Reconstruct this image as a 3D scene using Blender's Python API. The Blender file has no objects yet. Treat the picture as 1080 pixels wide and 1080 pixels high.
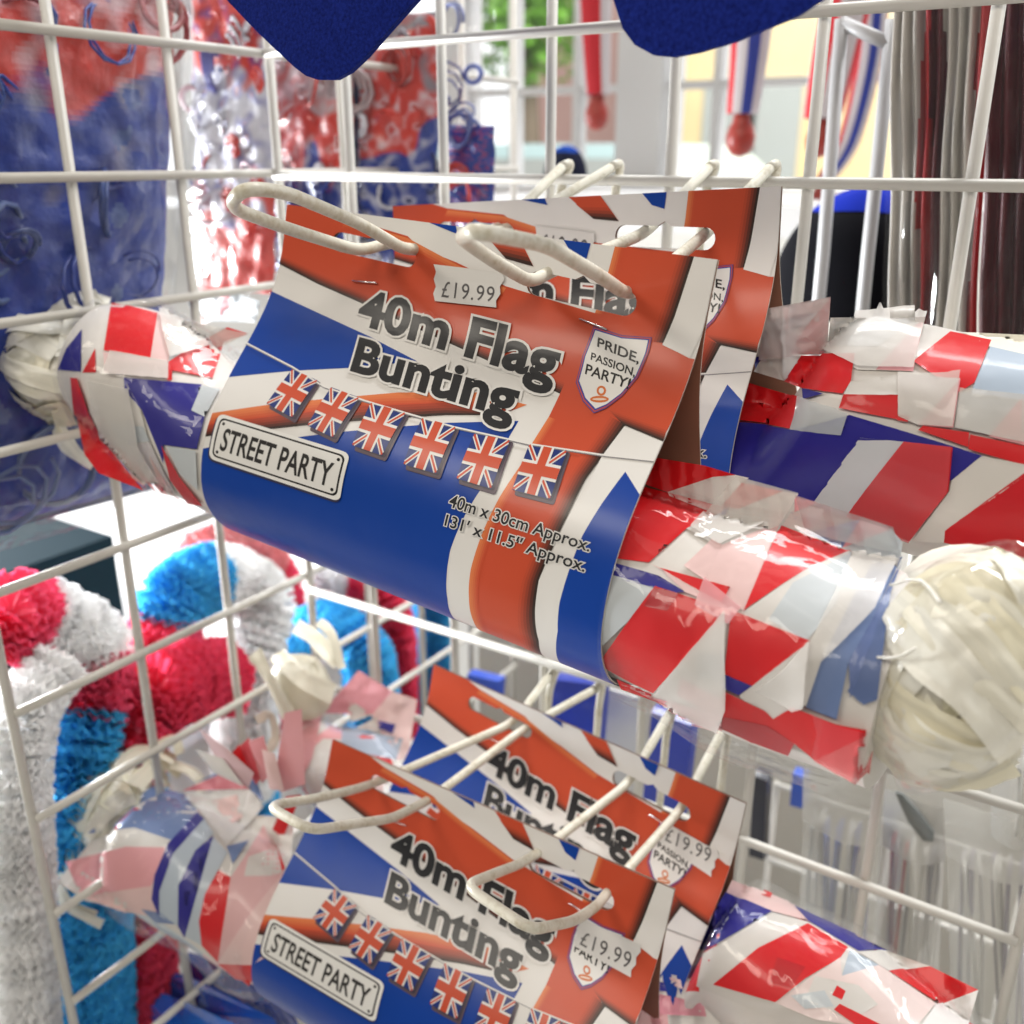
import bpy, bmesh, math, random
from mathutils import Vector, Matrix, noise
from mathutils.bvhtree import BVHTree
import numpy as np

random.seed(7)
S = bpy.context.scene
COL = S.collection
R_ = math.radians

# ------------------------------------------------------------------ camera
EYE = Vector((0.0, 0.0, 1.35))
FPX = 1030.0
AX = Vector((0.839314313, 0.185986505, -0.510842935))   # the world axes seen in camera space (x right, y down, z forward)
AY = Vector((0.543646470, -0.287137220, 0.788670231))
AZ = Vector((0.0, -0.939660171, -0.342109286))
cam_data = bpy.data.cameras.new('camera')
cam = bpy.data.objects.new('camera', cam_data)
COL.objects.link(cam)
S.camera = cam
cr = Vector((AX[0], AY[0], AZ[0])); cu = -Vector((AX[1], AY[1], AZ[1])); cb = -Vector((AX[2], AY[2], AZ[2]))
M3 = Matrix((cr, cu, cb)).transposed()
cam.matrix_world = Matrix.Translation(EYE) @ M3.to_4x4()
cam_data.sensor_width = 36.0
cam_data.lens = 36.0 * FPX / 1080.0
cam_data.clip_start = 0.01
cam_data.clip_end = 200
cam_data.dof.use_dof = True
cam_data.dof.focus_distance = 0.41
cam_data.dof.aperture_fstop = 8.0

# ------------------------------------------------------------------ world, lamps, exposure
W = bpy.data.worlds.new('World'); S.world = W; W.use_nodes = True
bg = W.node_tree.nodes['Background']
bg.inputs[0].default_value = (1.0, 0.965, 0.92, 1)
bg.inputs[1].default_value = 0.18

def lamp(name, loc, target, sx, sy, energy, color):
    d = bpy.data.lights.new(name, 'AREA'); d.shape = 'RECTANGLE'; d.size = sx; d.size_y = sy
    d.energy = energy; d.color = color
    o = bpy.data.objects.new(name, d); COL.objects.link(o)
    o.location = loc
    o.rotation_euler = (Vector(target) - Vector(loc)).to_track_quat('-Z', 'Y').to_euler()
    return o
lamp('ceiling_lamp', (-1.35, -1.25, 2.7), (-0.2, 0.35, 1.2), 1.4, 0.3, 17.5, (1.0, 0.92, 0.80))
lamp('ceiling_lamp', (0.55, -1.35, 2.75), (-0.2, 0.35, 1.2), 1.6, 0.35, 20.5, (1.0, 0.92, 0.80))
lamp('ceiling_lamp', (-0.5, -0.1, 2.75), (-0.3, 0.4, 1.2), 1.5, 0.2, 1.5, (1.0, 0.95, 0.87))
wd = lamp('garland_fill', (-2.0, 0.30, 0.95), (-0.62, 0.45, 0.75), 0.7, 0.5, 40, (0.95, 0.98, 1.0)); wd.data.spread = R_(75)  # added fill lamp that brightens the garlands from the left, away from the window
lamp('street_daylight', (0.5, 3.2, 7.0), (0.5, 9.0, 1.5), 8, 3, 2300, (1.0, 1.0, 1.0))
S.view_settings.view_transform = 'Standard'
S.view_settings.look = 'None'
S.view_settings.exposure = 0.0
S.view_settings.gamma = 1.0
S.view_settings.use_curve_mapping = False
S.render.engine = 'CYCLES'
try:
    S.cycles.max_bounces = 10; S.cycles.transparent_max_bounces = 24
except Exception:
    pass

# ------------------------------------------------------------------ helpers
def ray(x, y):
    c = Vector(((x - 540) / FPX, (y - 540) / FPX, 1.0))
    return Vector((AX.dot(c), AY.dot(c), AZ.dot(c)))
def onY(x, y, Y):                       # the point of the plane Y seen along a sight line
    r = ray(x, y); return EYE + r * (Y / r[1])
def onX(x, y, X):
    r = ray(x, y); return EYE + r * (X / r[0])
def onZ(x, y, Z):
    r = ray(x, y); return EYE + r * ((Z - EYE[2]) / r[2])
def W3(x, y, z):
    return Vector((x, y, z + EYE[2]))
def project(P):
    d = P - EYE; c = AX * d[0] + AY * d[1] + AZ * d[2]
    return (540 + FPX * c[0] / c[2], 540 + FPX * c[1] / c[2])

def tag(o, label=None, cat=None, group=None, kind=None):
    if label: o['label'] = label
    if cat: o['category'] = cat
    if group: o['group'] = group
    if kind: o['kind'] = kind
    return o
def empty(name, loc=(0, 0, 0), rot=None):
    o = bpy.data.objects.new(name, None); COL.objects.link(o)
    o.location = loc; o.empty_display_size = 0.03
    if rot is not None: o.rotation_euler = rot
    return o

class MB:
    """collects coloured polygons; build() links them as one mesh object"""
    def __init__(s): s.v = []; s.f = []; s.c = []; s.m = []
    def add(s, vs, fs, col=(1, 1, 1), mat=0):
        b = len(s.v); s.v += [tuple(p) for p in vs]
        for k, fc in enumerate(fs):
            s.f.append([b + i for i in fc]); s.c.append(col[k] if isinstance(col, list) else col); s.m.append(mat)
    def box(s, lo, hi, col=(1, 1, 1), mat=0):
        x0, y0, z0 = lo; x1, y1, z1 = hi
        s.add([(x0,y0,z0),(x1,y0,z0),(x1,y1,z0),(x0,y1,z0),(x0,y0,z1),(x1,y0,z1),(x1,y1,z1),(x0,y1,z1)],
              [(0,3,2,1),(4,5,6,7),(0,1,5,4),(1,2,6,5),(2,3,7,6),(3,0,4,7)], col, mat)
    def tube(s, pts, rad, n=10, col=(1, 1, 1), mat=0, closed=False, cap=True, squash=None):
        pts = [Vector(p) for p in pts]; N = len(pts)
        t0 = (pts[1] - pts[0]).normalized()
        up = Vector((0, 0, 1)) if abs(t0.z) < 0.9 else Vector((1, 0, 0))
        a = t0.cross(up).normalized(); vs = []
        for i in range(N):
            if closed: t = (pts[(i + 1) % N] - pts[i - 1]).normalized()
            else: t = (pts[min(i + 1, N - 1)] - pts[max(i - 1, 0)]).normalized()
            a = (a - t * a.dot(t)).normalized(); b = t.cross(a)
            r = rad[i] if isinstance(rad, (list, tuple)) else rad
            for k in range(n):
                w = 2 * math.pi * k / n
                vs.append(pts[i] + a * (math.cos(w) * r) + b * (math.sin(w) * r * (squash or 1)))
        fs = []
        for i in range(N if closed else N - 1):
            j = (i + 1) % N
            for k in range(n):
                fs.append((i * n + k, i * n + (k + 1) % n, j * n + (k + 1) % n, j * n + k))
        if cap and not closed:
            fs.append(tuple(range(n))[::-1]); fs.append(tuple((N - 1) * n + k for k in range(n)))
        s.add(vs, fs, col, mat)
    def grid(s, P, col=(1, 1, 1), mat=0, closed=False):
        nu, nv = len(P), len(P[0]); vs = [p for row in P for p in row]; fs = []; cs = []
        for i in range(nu - 1):
            for j in range(nv if closed else nv - 1):
                k = (j + 1) % nv
                fs.append((i * nv + j, i * nv + k, (i + 1) * nv + k, (i + 1) * nv + j))
                if callable(col): cs.append(col(i, j))
        s.add(vs, fs, cs if callable(col) else col, mat)
    def build(s, name, mats, parent=None, smooth=True):
        me = bpy.data.meshes.new(name)
        me.from_pydata(s.v, [], s.f)
        if not isinstance(mats, (list, tuple)): mats = [mats]
        for m in mats: me.materials.append(m)
        me.polygons.foreach_set('material_index', s.m)
        me.polygons.foreach_set('use_smooth', [smooth] * len(s.f))
        ca = me.color_attributes.new('Col', 'FLOAT_COLOR', 'CORNER')
        buf = []
        for f, c in zip(s.f, s.c): buf += [c[0], c[1], c[2], 1.0] * len(f)
        ca.data.foreach_set('color', buf)
        me.update()
        o = bpy.data.objects.new(name, me); COL.objects.link(o)
        if parent: o.parent = parent
        return o

def smooth_path(pts, per=8, closed=False):
    pts = [Vector(p) for p in pts]; out = []; N = len(pts)
    for i in range(N if closed else N - 1):
        if closed: p0, p1, p2, p3 = pts[i - 1], pts[i], pts[(i + 1) % N], pts[(i + 2) % N]
        else: p0, p1, p2, p3 = pts[max(i - 1, 0)], pts[i], pts[i + 1], pts[min(i + 2, N - 1)]
        for k in range(per):
            t = k / per
            out.append(0.5 * ((2 * p1) + (p2 - p0) * t + (2 * p0 - 5 * p1 + 4 * p2 - p3) * t * t + (3 * p1 - p0 - 3 * p2 + p3) * t ** 3))
    if not closed: out.append(pts[-1])
    return out
def round_path(pts, r=0.006, n=5):
    """polyline with rounded corners (bent wire)"""
    pts = [Vector(p) for p in pts]; out = [pts[0]]
    for i in range(1, len(pts) - 1):
        a, b, c = pts[i - 1], pts[i], pts[i + 1]
        ra = min(r, (a - b).length * 0.45, (c - b).length * 0.45)
        p = b + (a - b).normalized() * ra; q = b + (c - b).normalized() * ra
        for k in range(n + 1):
            t = k / n; out.append((1 - t) ** 2 * p + 2 * t * (1 - t) * b + t * t * q)
    out.append(pts[-1]); return out

# ------------------------------------------------------------------ materials
def mat(name):
    m = bpy.data.materials.new(name); m.use_nodes = True
    nt = m.node_tree; return m, nt, nt.nodes['Principled BSDF']
def noise_bump(nt, b, scale, strength, dist=0.001, coord='Object', detail=3, stretch=None):
    tc = nt.nodes.new('ShaderNodeTexCoord'); nz = nt.nodes.new('ShaderNodeTexNoise'); bp = nt.nodes.new('ShaderNodeBump')
    nz.inputs['Scale'].default_value = scale; nz.inputs['Detail'].default_value = detail
    bp.inputs['Strength'].default_value = strength; bp.inputs['Distance'].default_value = dist
    src = tc.outputs[coord]
    if stretch:
        mp = nt.nodes.new('ShaderNodeMapping'); mp.inputs['Scale'].default_value = stretch
        nt.links.new(src, mp.inputs['Vector']); src = mp.outputs[0]
    nt.links.new(src, nz.inputs['Vector']); nt.links.new(nz.outputs['Fac'], bp.inputs['Height'])
    nt.links.new(bp.outputs[0], b.inputs['Normal']); return bp, nz
def plain(name, col, rough=0.5, bump=None, metal=0, coat=0, spec=0.5, vary=0.0, vscale=60):
    m, nt, b = mat(name)
    b.inputs['Base Color'].default_value = (*col, 1); b.inputs['Roughness'].default_value = rough
    b.inputs['Metallic'].default_value = metal; b.inputs['Coat Weight'].default_value = coat
    b.inputs['Specular IOR Level'].default_value = spec
    if bump: noise_bump(nt, b, *bump)
    if vary:
        tc = nt.nodes.new('ShaderNodeTexCoord'); nz = nt.nodes.new('ShaderNodeTexNoise'); nz.inputs['Scale'].default_value = vscale
        nz.inputs['Detail'].default_value = 5
        mx = nt.nodes.new('ShaderNodeMix'); mx.data_type = 'RGBA'
        mx.inputs[6].default_value = (*[c * (1 - vary) for c in col], 1); mx.inputs[7].default_value = (*[min(1, c * (1 + vary * .5)) for c in col], 1)
        nt.links.new(tc.outputs['Object'], nz.inputs['Vector']); nt.links.new(nz.outputs['Fac'], mx.inputs[0]); nt.links.new(mx.outputs[2], b.inputs['Base Color'])
    return m
def vcol(name, rough=0.4, bump=None, coat=0.0, coat_rough=0.1, trans=0.0, mottled=0.0, mscale=40, spec=0.5):
    m, nt, b = mat(name)
    at = nt.nodes.new('ShaderNodeVertexColor'); at.layer_name = 'Col'
    col = at.outputs['Color']
    if mottled:
        tc = nt.nodes.new('ShaderNodeTexCoord'); nz = nt.nodes.new('ShaderNodeTexNoise')
        nz.inputs['Scale'].default_value = mscale; nz.inputs['Detail'].default_value = 4
        mr = nt.nodes.new('ShaderNodeMapRange'); mr.inputs['To Min'].default_value = 1 - mottled; mr.inputs['To Max'].default_value = 1 + mottled * .4
        mx = nt.nodes.new('ShaderNodeVectorMath'); mx.operation = 'SCALE'
        nt.links.new(tc.outputs['Object'], nz.inputs['Vector']); nt.links.new(nz.outputs['Fac'], mr.inputs['Value'])
        nt.links.new(col, mx.inputs[0]); nt.links.new(mr.outputs[0], mx.inputs['Scale']); col = mx.outputs[0]
    nt.links.new(col, b.inputs['Base Color'])
    b.inputs['Roughness'].default_value = rough; b.inputs['Coat Weight'].default_value = coat; b.inputs['Coat Roughness'].default_value = coat_rough
    b.inputs['Specular IOR Level'].default_value = spec
    if bump: noise_bump(nt, b, *bump)
    if trans:
        tr = nt.nodes.new('ShaderNodeBsdfTranslucent'); mx = nt.nodes.new('ShaderNodeMixShader'); mx.inputs[0].default_value = trans
        nt.links.new(col, tr.inputs['Color'])
        nt.links.new(b.outputs[0], mx.inputs[1]); nt.links.new(tr.outputs[0], mx.inputs[2])
        nt.links.new(mx.outputs[0], nt.nodes['Material Output'].inputs['Surface'])
    return m
def film(name, clear=0.9, tint=(1, 1, 1), scale=30, strength=0.8, dist=0.004, rough=0.08, veil=(0.8, 0.8, 0.8), veil_amt=0.05, stretch=None, top=0.2):
    """clear plastic: transparent, a milky veil and crinkled gloss"""
    m, nt, b = mat(name); out = nt.nodes['Material Output']
    tp = nt.nodes.new('ShaderNodeBsdfTransparent'); tp.inputs[0].default_value = (*tint, 1)
    b.inputs['Base Color'].default_value = (*veil, 1); b.inputs['Roughness'].default_value = 0.4
    gl = nt.nodes.new('ShaderNodeBsdfGlossy'); gl.inputs['Roughness'].default_value = rough
    bp, nz = noise_bump(nt, gl, scale, strength, dist, 'Object', 2.5, stretch)
    nz.inputs['Distortion'].default_value = 0.6
    fr = nt.nodes.new('ShaderNodeFresnel'); fr.inputs['IOR'].default_value = 1.28
    cl = nt.nodes.new('ShaderNodeMath'); cl.operation = 'MINIMUM'; cl.inputs[1].default_value = top
    nt.links.new(bp.outputs[0], fr.inputs['Normal'])
    m1 = nt.nodes.new('ShaderNodeMixShader'); m1.inputs[0].default_value = veil_amt
    nt.links.new(tp.outputs[0], m1.inputs[1]); nt.links.new(b.outputs[0], m1.inputs[2])
    m2 = nt.nodes.new('ShaderNodeMixShader')
    nt.links.new(fr.outputs[0], cl.inputs[0]); nt.links.new(cl.outputs[0], m2.inputs[0]); nt.links.new(m1.outputs[0], m2.inputs[1]); nt.links.new(gl.outputs[0], m2.inputs[2])
    nt.links.new(m2.outputs[0], out.inputs['Surface'])
    return m

WIRE = plain('white_coated_wire', (0.60, 0.58, 0.53), 0.38, (120, 0.25, 0.0006), vary=0.10, vscale=35)
def hook_material():
    m, nt, b = mat('worn_cream_coated_wire')
    tc = nt.nodes.new('ShaderNodeTexCoord'); nz = nt.nodes.new('ShaderNodeTexNoise'); nz.inputs['Scale'].default_value = 420; nz.inputs['Detail'].default_value = 6
    n2 = nt.nodes.new('ShaderNodeTexNoise'); n2.inputs['Scale'].default_value = 90; n2.inputs['Detail'].default_value = 3
    ml = nt.nodes.new('ShaderNodeMath'); ml.operation = 'MULTIPLY'
    cr_ = nt.nodes.new('ShaderNodeValToRGB')
    cr_.color_ramp.elements[0].position = 0.22; cr_.color_ramp.elements[0].color = (0.66, 0.63, 0.53, 1)
    cr_.color_ramp.elements[1].position = 0.42; cr_.color_ramp.elements[1].color = (0.50, 0.45, 0.33, 1)
    nt.links.new(tc.outputs['Object'], nz.inputs['Vector']); nt.links.new(tc.outputs['Object'], n2.inputs['Vector'])
    nt.links.new(nz.outputs['Fac'], ml.inputs[0]); nt.links.new(n2.outputs['Fac'], ml.inputs[1])
    nt.links.new(ml.outputs[0], cr_.inputs[0]); nt.links.new(cr_.outputs[0], b.inputs['Base Color'])
    b.inputs['Roughness'].default_value = 0.34
    bp = nt.nodes.new('ShaderNodeBump'); bp.inputs['Strength'].default_value = 0.12; bp.inputs['Distance'].default_value = 0.0003
    nt.links.new(nz.outputs['Fac'], bp.inputs['Height']); nt.links.new(bp.outputs[0], b.inputs['Normal'])
    return m
HOOK = hook_material()
PRINT = vcol('glossy_printed_card', 0.33, (18, 0.3, 0.004), coat=0.15, coat_rough=0.15, spec=0.22)
KRAFT = plain('bare_card_inside', (0.26, 0.115, 0.07), 0.6)
SHEER = vcol('sheer_flag_film', 0.35, (24, 0.6, 0.004), coat=0.3, coat_rough=0.06)
def sheer():
    nt = SHEER.node_tree; b = nt.nodes['Principled BSDF']; tp = nt.nodes.new('ShaderNodeBsdfTransparent'); mx = nt.nodes.new('ShaderNodeMixShader'); mx.inputs[0].default_value = .62
    nt.links.new(tp.outputs[0], mx.inputs[1]); nt.links.new(b.outputs[0], mx.inputs[2]); nt.links.new(mx.outputs[0], nt.nodes['Material Output'].inputs['Surface'])
sheer()
STICKER = vcol('matt_paper_sticker', 0.6, (200, 0.1, 0.0003))
METAL = plain('staple_steel', (0.8, 0.8, 0.8), 0.2, metal=1)
FLAG = vcol('thin_plastic_flag', 0.42, (24, 0.55, 0.004), coat=0.22, coat_rough=0.08, spec=0.3, trans=0.12, mottled=0.10, mscale=25)
TAPE = vcol('cream_plastic_tape', 0.36, (60, 0.5, 0.002), coat=0.35, coat_rough=.12, trans=0.2, mottled=0.06)
WRAP = film('clear_wrap', scale=26, strength=0.9, dist=0.006, rough=0.035, veil_amt=0.008, top=0.14)
POUCH = film('milky_pouch_film', scale=14, strength=0.8, dist=0.012, rough=0.12, veil=(0.62, 0.62, 0.58), veil_amt=0.34, stretch=(1, 1, .35))
BAGFILM = film('clear_bag_film', scale=16, strength=1.0, dist=0.012, rough=0.12, veil=(0.8, 0.8, 0.85), veil_amt=0.01, top=0.09)

# print colours
CW = (0.74, 0.72, 0.69); CR = (0.55, 0.075, 0.031); CO = (0.70, 0.20, 0.07); CB = (0.004, 0.048, 0.31); CK = (0.012, 0.010, 0.010); CG = (0.30, 0.29, 0.28)
# flag colours
FW = (0.68, 0.65, 0.61); FR = (0.66, 0.010, 0.014); FP = (0.76, 0.36, 0.38); FQ = (0.78, 0.55, 0.53); FG = (0.55, 0.59, 0.61); FS = (0.16, 0.23, 0.43); FN = (0.022, 0.018, 0.24); FD = (0.42, 0.008, 0.015); FT = (0.87, 0.84, 0.72)

# ------------------------------------------------------------------ the setting
def structure(name, mb, m):
    return tag(mb.build(name, m, smooth=False), kind='structure')
f = MB(); f.box((-4, -1.5, -0.05), (4, 2.2, 0.0)); structure('floor', f, plain('pale_vinyl_floor', (0.5, 0.48, 0.44), 0.4, vary=.1, vscale=4))
f = MB(); f.box((-40, 2.2, -0.2), (40, 30, -0.02)); structure('pavement', f, plain('paving_stone', (0.42, 0.40, 0.37), 0.8, vary=.2, vscale=3))
m, nt, b = mat('bright_overcast_sky')
em = nt.nodes.new('ShaderNodeEmission'); em.inputs[0].default_value = (0.97, 0.99, 1.0, 1); em.inputs[1].default_value = 1.6
nt.links.new(em.outputs[0], nt.nodes['Material Output'].inputs['Surface'])
f = MB(); P = []
for i in range(25):
    a = R_(-80 + 160 * i / 24 + 20); P.append([(32 * -math.sin(a), 32 * math.cos(a), z) for z in (-0.5, 4, 9, 16, 26)])
f.grid(P); structure('sky', f, m)

def wire_panel(xs, ys, zs, axis, pos, r=0.0029, rv=0.0031, z0=None, z1=None):
    """one welded wire panel: uprights and rails"""
    mb = MB()
    lo, hi = (min(zs) if z0 is None else z0), (max(zs) if z1 is None else z1)
    hs = xs if axis == 'Y' else ys
    for h in hs:
        p, q = (W3(h, pos, lo), W3(h, pos, hi)) if axis == 'Y' else (W3(pos, h, lo), W3(pos, h, hi))
        mb.tube([p, q], rv, 12)
    off = -0.0038
    for z in zs:
        if axis == 'Y': mb.tube([W3(min(hs), pos + off, z), W3(max(hs), pos + off, z)], r, 12)
        else: mb.tube([W3(pos - off, min(hs), z), W3(pos - off, max(hs), z)], r, 12)
    return mb
ZB = [0.142, 0.065, -0.0125, -0.089, -0.165, -0.243, -0.328, -0.412, -0.49, -0.57, -0.65]
XB = [-0.463, -0.386, -0.309, -0.233, -0.157, -0.081, 0.003]
o = wire_panel([-0.530] + XB, None, ZB, 'Y', 0.518, z0=-0.72, z1=0.2).build('display_grid', WIRE)
tag(o, 'white wire grid panel at the back that carries the cream hooks', 'display panel')
ZL = [0.142, 0.065, -0.011, -0.087, -0.158, -0.239, -0.318, -0.395, -0.47, -0.545, -0.62]
o = wire_panel(None, [0.268, 0.361, 0.439, 0.524, 0.594, 0.668, 0.75, 0.832], ZL, 'X', -0.537, z0=-0.72, z1=0.2).build('display_grid', WIRE)
tag(o, 'white wire grid on the left in front of the blue bags and paper garlands', 'display panel')
o = wire_panel([-0.20, -0.10, 0.0, 0.1, 0.2, 0.3], None, [-0.52, -0.60, -0.68], 'Y', 0.74, r=0.0026, rv=0.0026, z0=-1.3, z1=-0.52).build('display_grid', WIRE)
tag(o, 'blurred lower wire grid panel standing behind the clear pouches', 'display panel')
# a slim stand behind the back panel
mb = MB()
for px_, bx in ((888, 868), (942, 915)):
    mb.tube([onY(px_, 20, 0.66), onY(bx, 270, 0.66), onY(bx - 20, 480, 0.66)], 0.0042, 10)
mb.tube([onY(888, 24, 0.66), onY(938, 46, 0.66)], 0.004, 8)
o = mb.build('display_stand', plain('grey_coated_steel', (0.42, 0.42, 0.43), 0.4)); tag(o, 'grey two legged wire frame with a slanted brace behind the back panel', 'display frame')

# ------------------------------------------------------------------ shop window, ledge and street
WF = plain('white_painted_wood', (0.62, 0.62, 0.62), 0.5, vary=.06, vscale=5)
win = tag(empty('shop_window', W3(0, 1.55, -0.1)), 'white framed shop window with slim glazing bars and a broad grey post', 'window')
def wpart(name, mb, m, sm=False):
    o = mb.build(name, m, None, sm); o.parent = win; o.matrix_parent_inverse = Matrix.Translation(-win.location); return o
mb = MB(); p = onY(656, 100, 1.55); q = onY(703, 100, 1.55); mb.box((p.x, 1.53, 1.2), (q.x, 1.62, 2.6)); wpart('post', mb, WF)
mb = MB()
for x in (-1.9, -1.15): mb.box((x, 1.54, 1.2), (x + 0.05, 1.6, 2.6))
for x in (541, 608, 755, 985): p = onY(x, 120, 1.56); mb.box((p.x - .006, 1.555, 1.2), (p.x + .006, 1.585, 2.6))
for y in (93, -60): p = onY(640, y, 1.56); mb.box((-1.9, 1.558, p.z - .006), (0.6, 1.582, p.z + .006))
wpart('glazing_bar', mb, WF)
mb = MB(); mb.box((-1.9, 1.5, onY(640, 196, 1.55).z - .04), (0.6, 1.66, onY(640, 196, 1.55).z)); wpart('sill', mb, WF)
mb = MB(); mb.box((-1.9, 1.569, 1.25), (0.6, 1.572, 2.6)); wpart('pane', mb, film('window_glass', scale=1, strength=0, rough=0.02, veil_amt=0.02))
lz = onY(640, 205, 1.2).z
mb = MB(); mb.box((-0.75, 1.0, lz - .03), (0.7, 1.49, lz)); led = mb.build('display_ledge', WF, smooth=False); tag(led, 'pale window ledge below the glass behind the wire panels', 'shelf')
mb = MB(); mb.box((-0.74, 1.05, 0.005), (0.7, 1.07, lz - .032)); o = mb.build('back_board', plain('cream_board', (0.62, 0.60, 0.55), 0.6, vary=.08, vscale=6), led, False)
# street
bl = tag(empty('stone_building', (0, 9, 0)), 'pale yellow stone building across the street', 'building')
STONE = plain('pale_yellow_stone', (0.62, 0.50, 0.27), 0.9, vary=.2, vscale=2.5); GLS = plain('pale_window_glass', (0.34, 0.36, 0.34), 0.15)
x0 = onY(706, 100, 9).x; x1 = onY(838, 100, 9).x
def bpart(nm, mb, m):
    o = mb.build(nm, m, None, False); o.parent = bl; o.matrix_parent_inverse = Matrix.Translation(-bl.location)
mb = MB(); mb.box((x0, 9.0, -.02), (x1 + 1.0, 12.0, 4.6)); bpart('wall', mb, STONE)
for wx in (0.30, 0.64):
    for wz in (0.9, 2.7):
        mb = MB(); xx = x0 + (x1 - x0) * wx; mb.box((xx, 8.97, wz), (xx + .5, 8.998, wz + 1.1)); bpart('window', mb, GLS)
mb = MB(); mb.box((x0 - .12, 8.88, 4.6), (x1 + 1.1, 12.1, 4.8)); bpart('cornice', mb, plain('weathered_stone', (.45, .4, .3), .9))
bl2 = tag(empty('brick_building', (0, 14, 0)), 'pinkish building seen through the left window panes beyond the tree', 'building')
mb = MB(); a_, b_ = onY(540, 60, 14).x, onY(660, 60, 14).x
mb.box((a_, 14, -.02), (b_, 17, 4.4)); o = mb.build('wall', plain('pink_render', (.62, .40, .36), .9, vary=.15, vscale=2), None, False); o.parent = bl2; o.matrix_parent_inverse = Matrix.Translation(-bl2.location)
mb = MB(); mb.add([(a_, 13.8, 4.4), (b_, 13.8, 4.4), (b_, 17, 5.6), (a_, 17, 5.6)], [(0, 1, 2, 3)]); mb.box((a_, 13.8, 4.3), (b_, 17, 4.4)); o = mb.build('roof', plain('grey_slate', (.2, .2, .22), .7), None, False); o.parent = bl2; o.matrix_parent_inverse = Matrix.Translation(-bl2.location)
tr = tag(empty('street_tree', onY(548, 150, 7.0).xy.to_3d()), 'bright green street tree outside the shop window', 'tree')
tx = onY(556, 20, 7.0)
mb = MB(); mb.tube([(tx.x, 7, -.02), (tx.x + .05, 7, 1.2), (tx.x, 7, tx.z)], [.12, .09, .05], 8); o = mb.build('trunk', plain('bark', (.12, .09, .06), .9), None); o.parent = tr; o.matrix_parent_inverse = Matrix.Translation(-tr.location)
mb = MB(); rr = random.Random(3)
for i in range(1500):
    c = Vector((rr.gauss(0, 1), rr.gauss(0, 1), rr.gauss(0, 1))); c = c.normalized() * (0.25 + .75 * rr.random()) * 0.62
    c = Vector((tx.x + c.x * 1.0, 7 + c.y, tx.z + .1 + c.z * .95)); a = Vector((rr.gauss(0, 1), rr.gauss(0, 1), rr.gauss(0, 1))).normalized() * .055; b2 = a.orthogonal().normalized() * .03
    g = rr.uniform(.8, 1.3); mb.add([c - a, c + b2, c + a, c - b2], [(0, 1, 2, 3)], (.13 * g, .30 * g, .03 * g))
o = mb.build('crown', vcol('leaves', .6, trans=.4), None, False); o.parent = tr; o.matrix_parent_inverse = Matrix.Translation(-tr.location)
cp = onY(600, 135, 6.0)
car = tag(empty('parked_car', (cp.x, 6.0, 0)), 'pale parked car glimpsed through the window panes', 'car')
mb = MB(); prof = [(-1.9, .35), (-1.9, .8), (-1.2, .92), (-.7, 1.42), (.9, 1.42), (1.5, .95), (1.95, .85), (1.95, .35)]
n = len(prof); mb.add([(x, -.8, z) for x, z in prof] + [(x, .8, z) for x, z in prof], [tuple(range(n)), tuple(range(2 * n - 1, n - 1, -1))] + [(i, i + n, (i + 1) % n + n, (i + 1) % n) for i in range(n)])
mb.build('body', plain('car_paint', (.45, .6, .6), .2, coat=.6), car, False)
mb = MB(); mb.add([(-.95, -.81, .95), (-.62, -.81, 1.34), (.82, -.81, 1.34), (1.2, -.81, .95)], [(0, 1, 2, 3)]); mb.build('side_window', GLS, car, False)
for wx in (-1.15, 1.25):
    mb = MB(); mb.tube([(wx, -.84, .32), (wx, -.6, .32)], .32, 20); mb.build('wheel', plain('tyre', (.03, .03, .03), .8), car)

# ------------------------------------------------------------------ bunting packs : header card
SC = 0.94
RR, HH, HF, A0, LL = 0.0419 * SC, 0.1419 * SC, 0.0190 * SC, 1.6783, 0.25 * SC
POSES = {
    'UF': ((-0.2836, 0.3629, -0.1708), (-0.1882, 0.0589, -0.0480)),
    'UR': ((-0.2679, 0.4655, -0.1621), (-0.0479, -0.0628, -0.0958)),
    'LF': ((-0.2899, 0.3681, -0.5098), (-0.3176, 0.0336, 0.0075)),
    'LR': ((-0.2791, 0.4624, -0.4951), (-0.2360, 0.0323, -0.0891)),
}
from mathutils import Euler
def pose_matrix(k):
    p, r = POSES[k]
    return Matrix.Translation(Vector(p) * SC + EYE) @ Euler(r, 'XYZ').to_matrix().to_4x4()
def profile():
    pts = [(-0.0008, HH)] + [(-0.0008, HH - HF * t) for t in (.2, .4, .6, .8, 1.0)]
    p0 = Vector((-0.0008, HH - HF)); p3 = Vector((-RR * math.sin(A0), RR * math.cos(A0))); d3 = Vector((-math.cos(A0), -math.sin(A0)))
    L = (p3 - p0).length; p1 = p0 + Vector((0, -1)) * L * .38; p2 = p3 - d3 * L * .38
    for i in range(1, 30):
        t = i / 29; q = (1 - t) ** 3 * p0 + 3 * t * (1 - t) ** 2 * p1 + 3 * t * t * (1 - t) * p2 + t ** 3 * p3; pts.append((q.x, q.y))
    for i in range(1, 34):
        a = A0 + (R_(205) - A0) * i / 33; pts.append((-RR * math.sin(a), RR * math.cos(a)))
    return [Vector(p) for p in pts]
PROF = profile()
PV = [0.0]
for a, b in zip(PROF, PROF[1:]): PV.append(PV[-1] + (b - a).length)
PN = []
for i in range(len(PROF)):
    t = (PROF[min(i + 1, len(PROF) - 1)] - PROF[max(i - 1, 0)]).normalized(); PN.append(Vector((t.y, -t.x)))
if PN[0].x > 0: PN = [-n for n in PN]
VEND = PV[-1]
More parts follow.
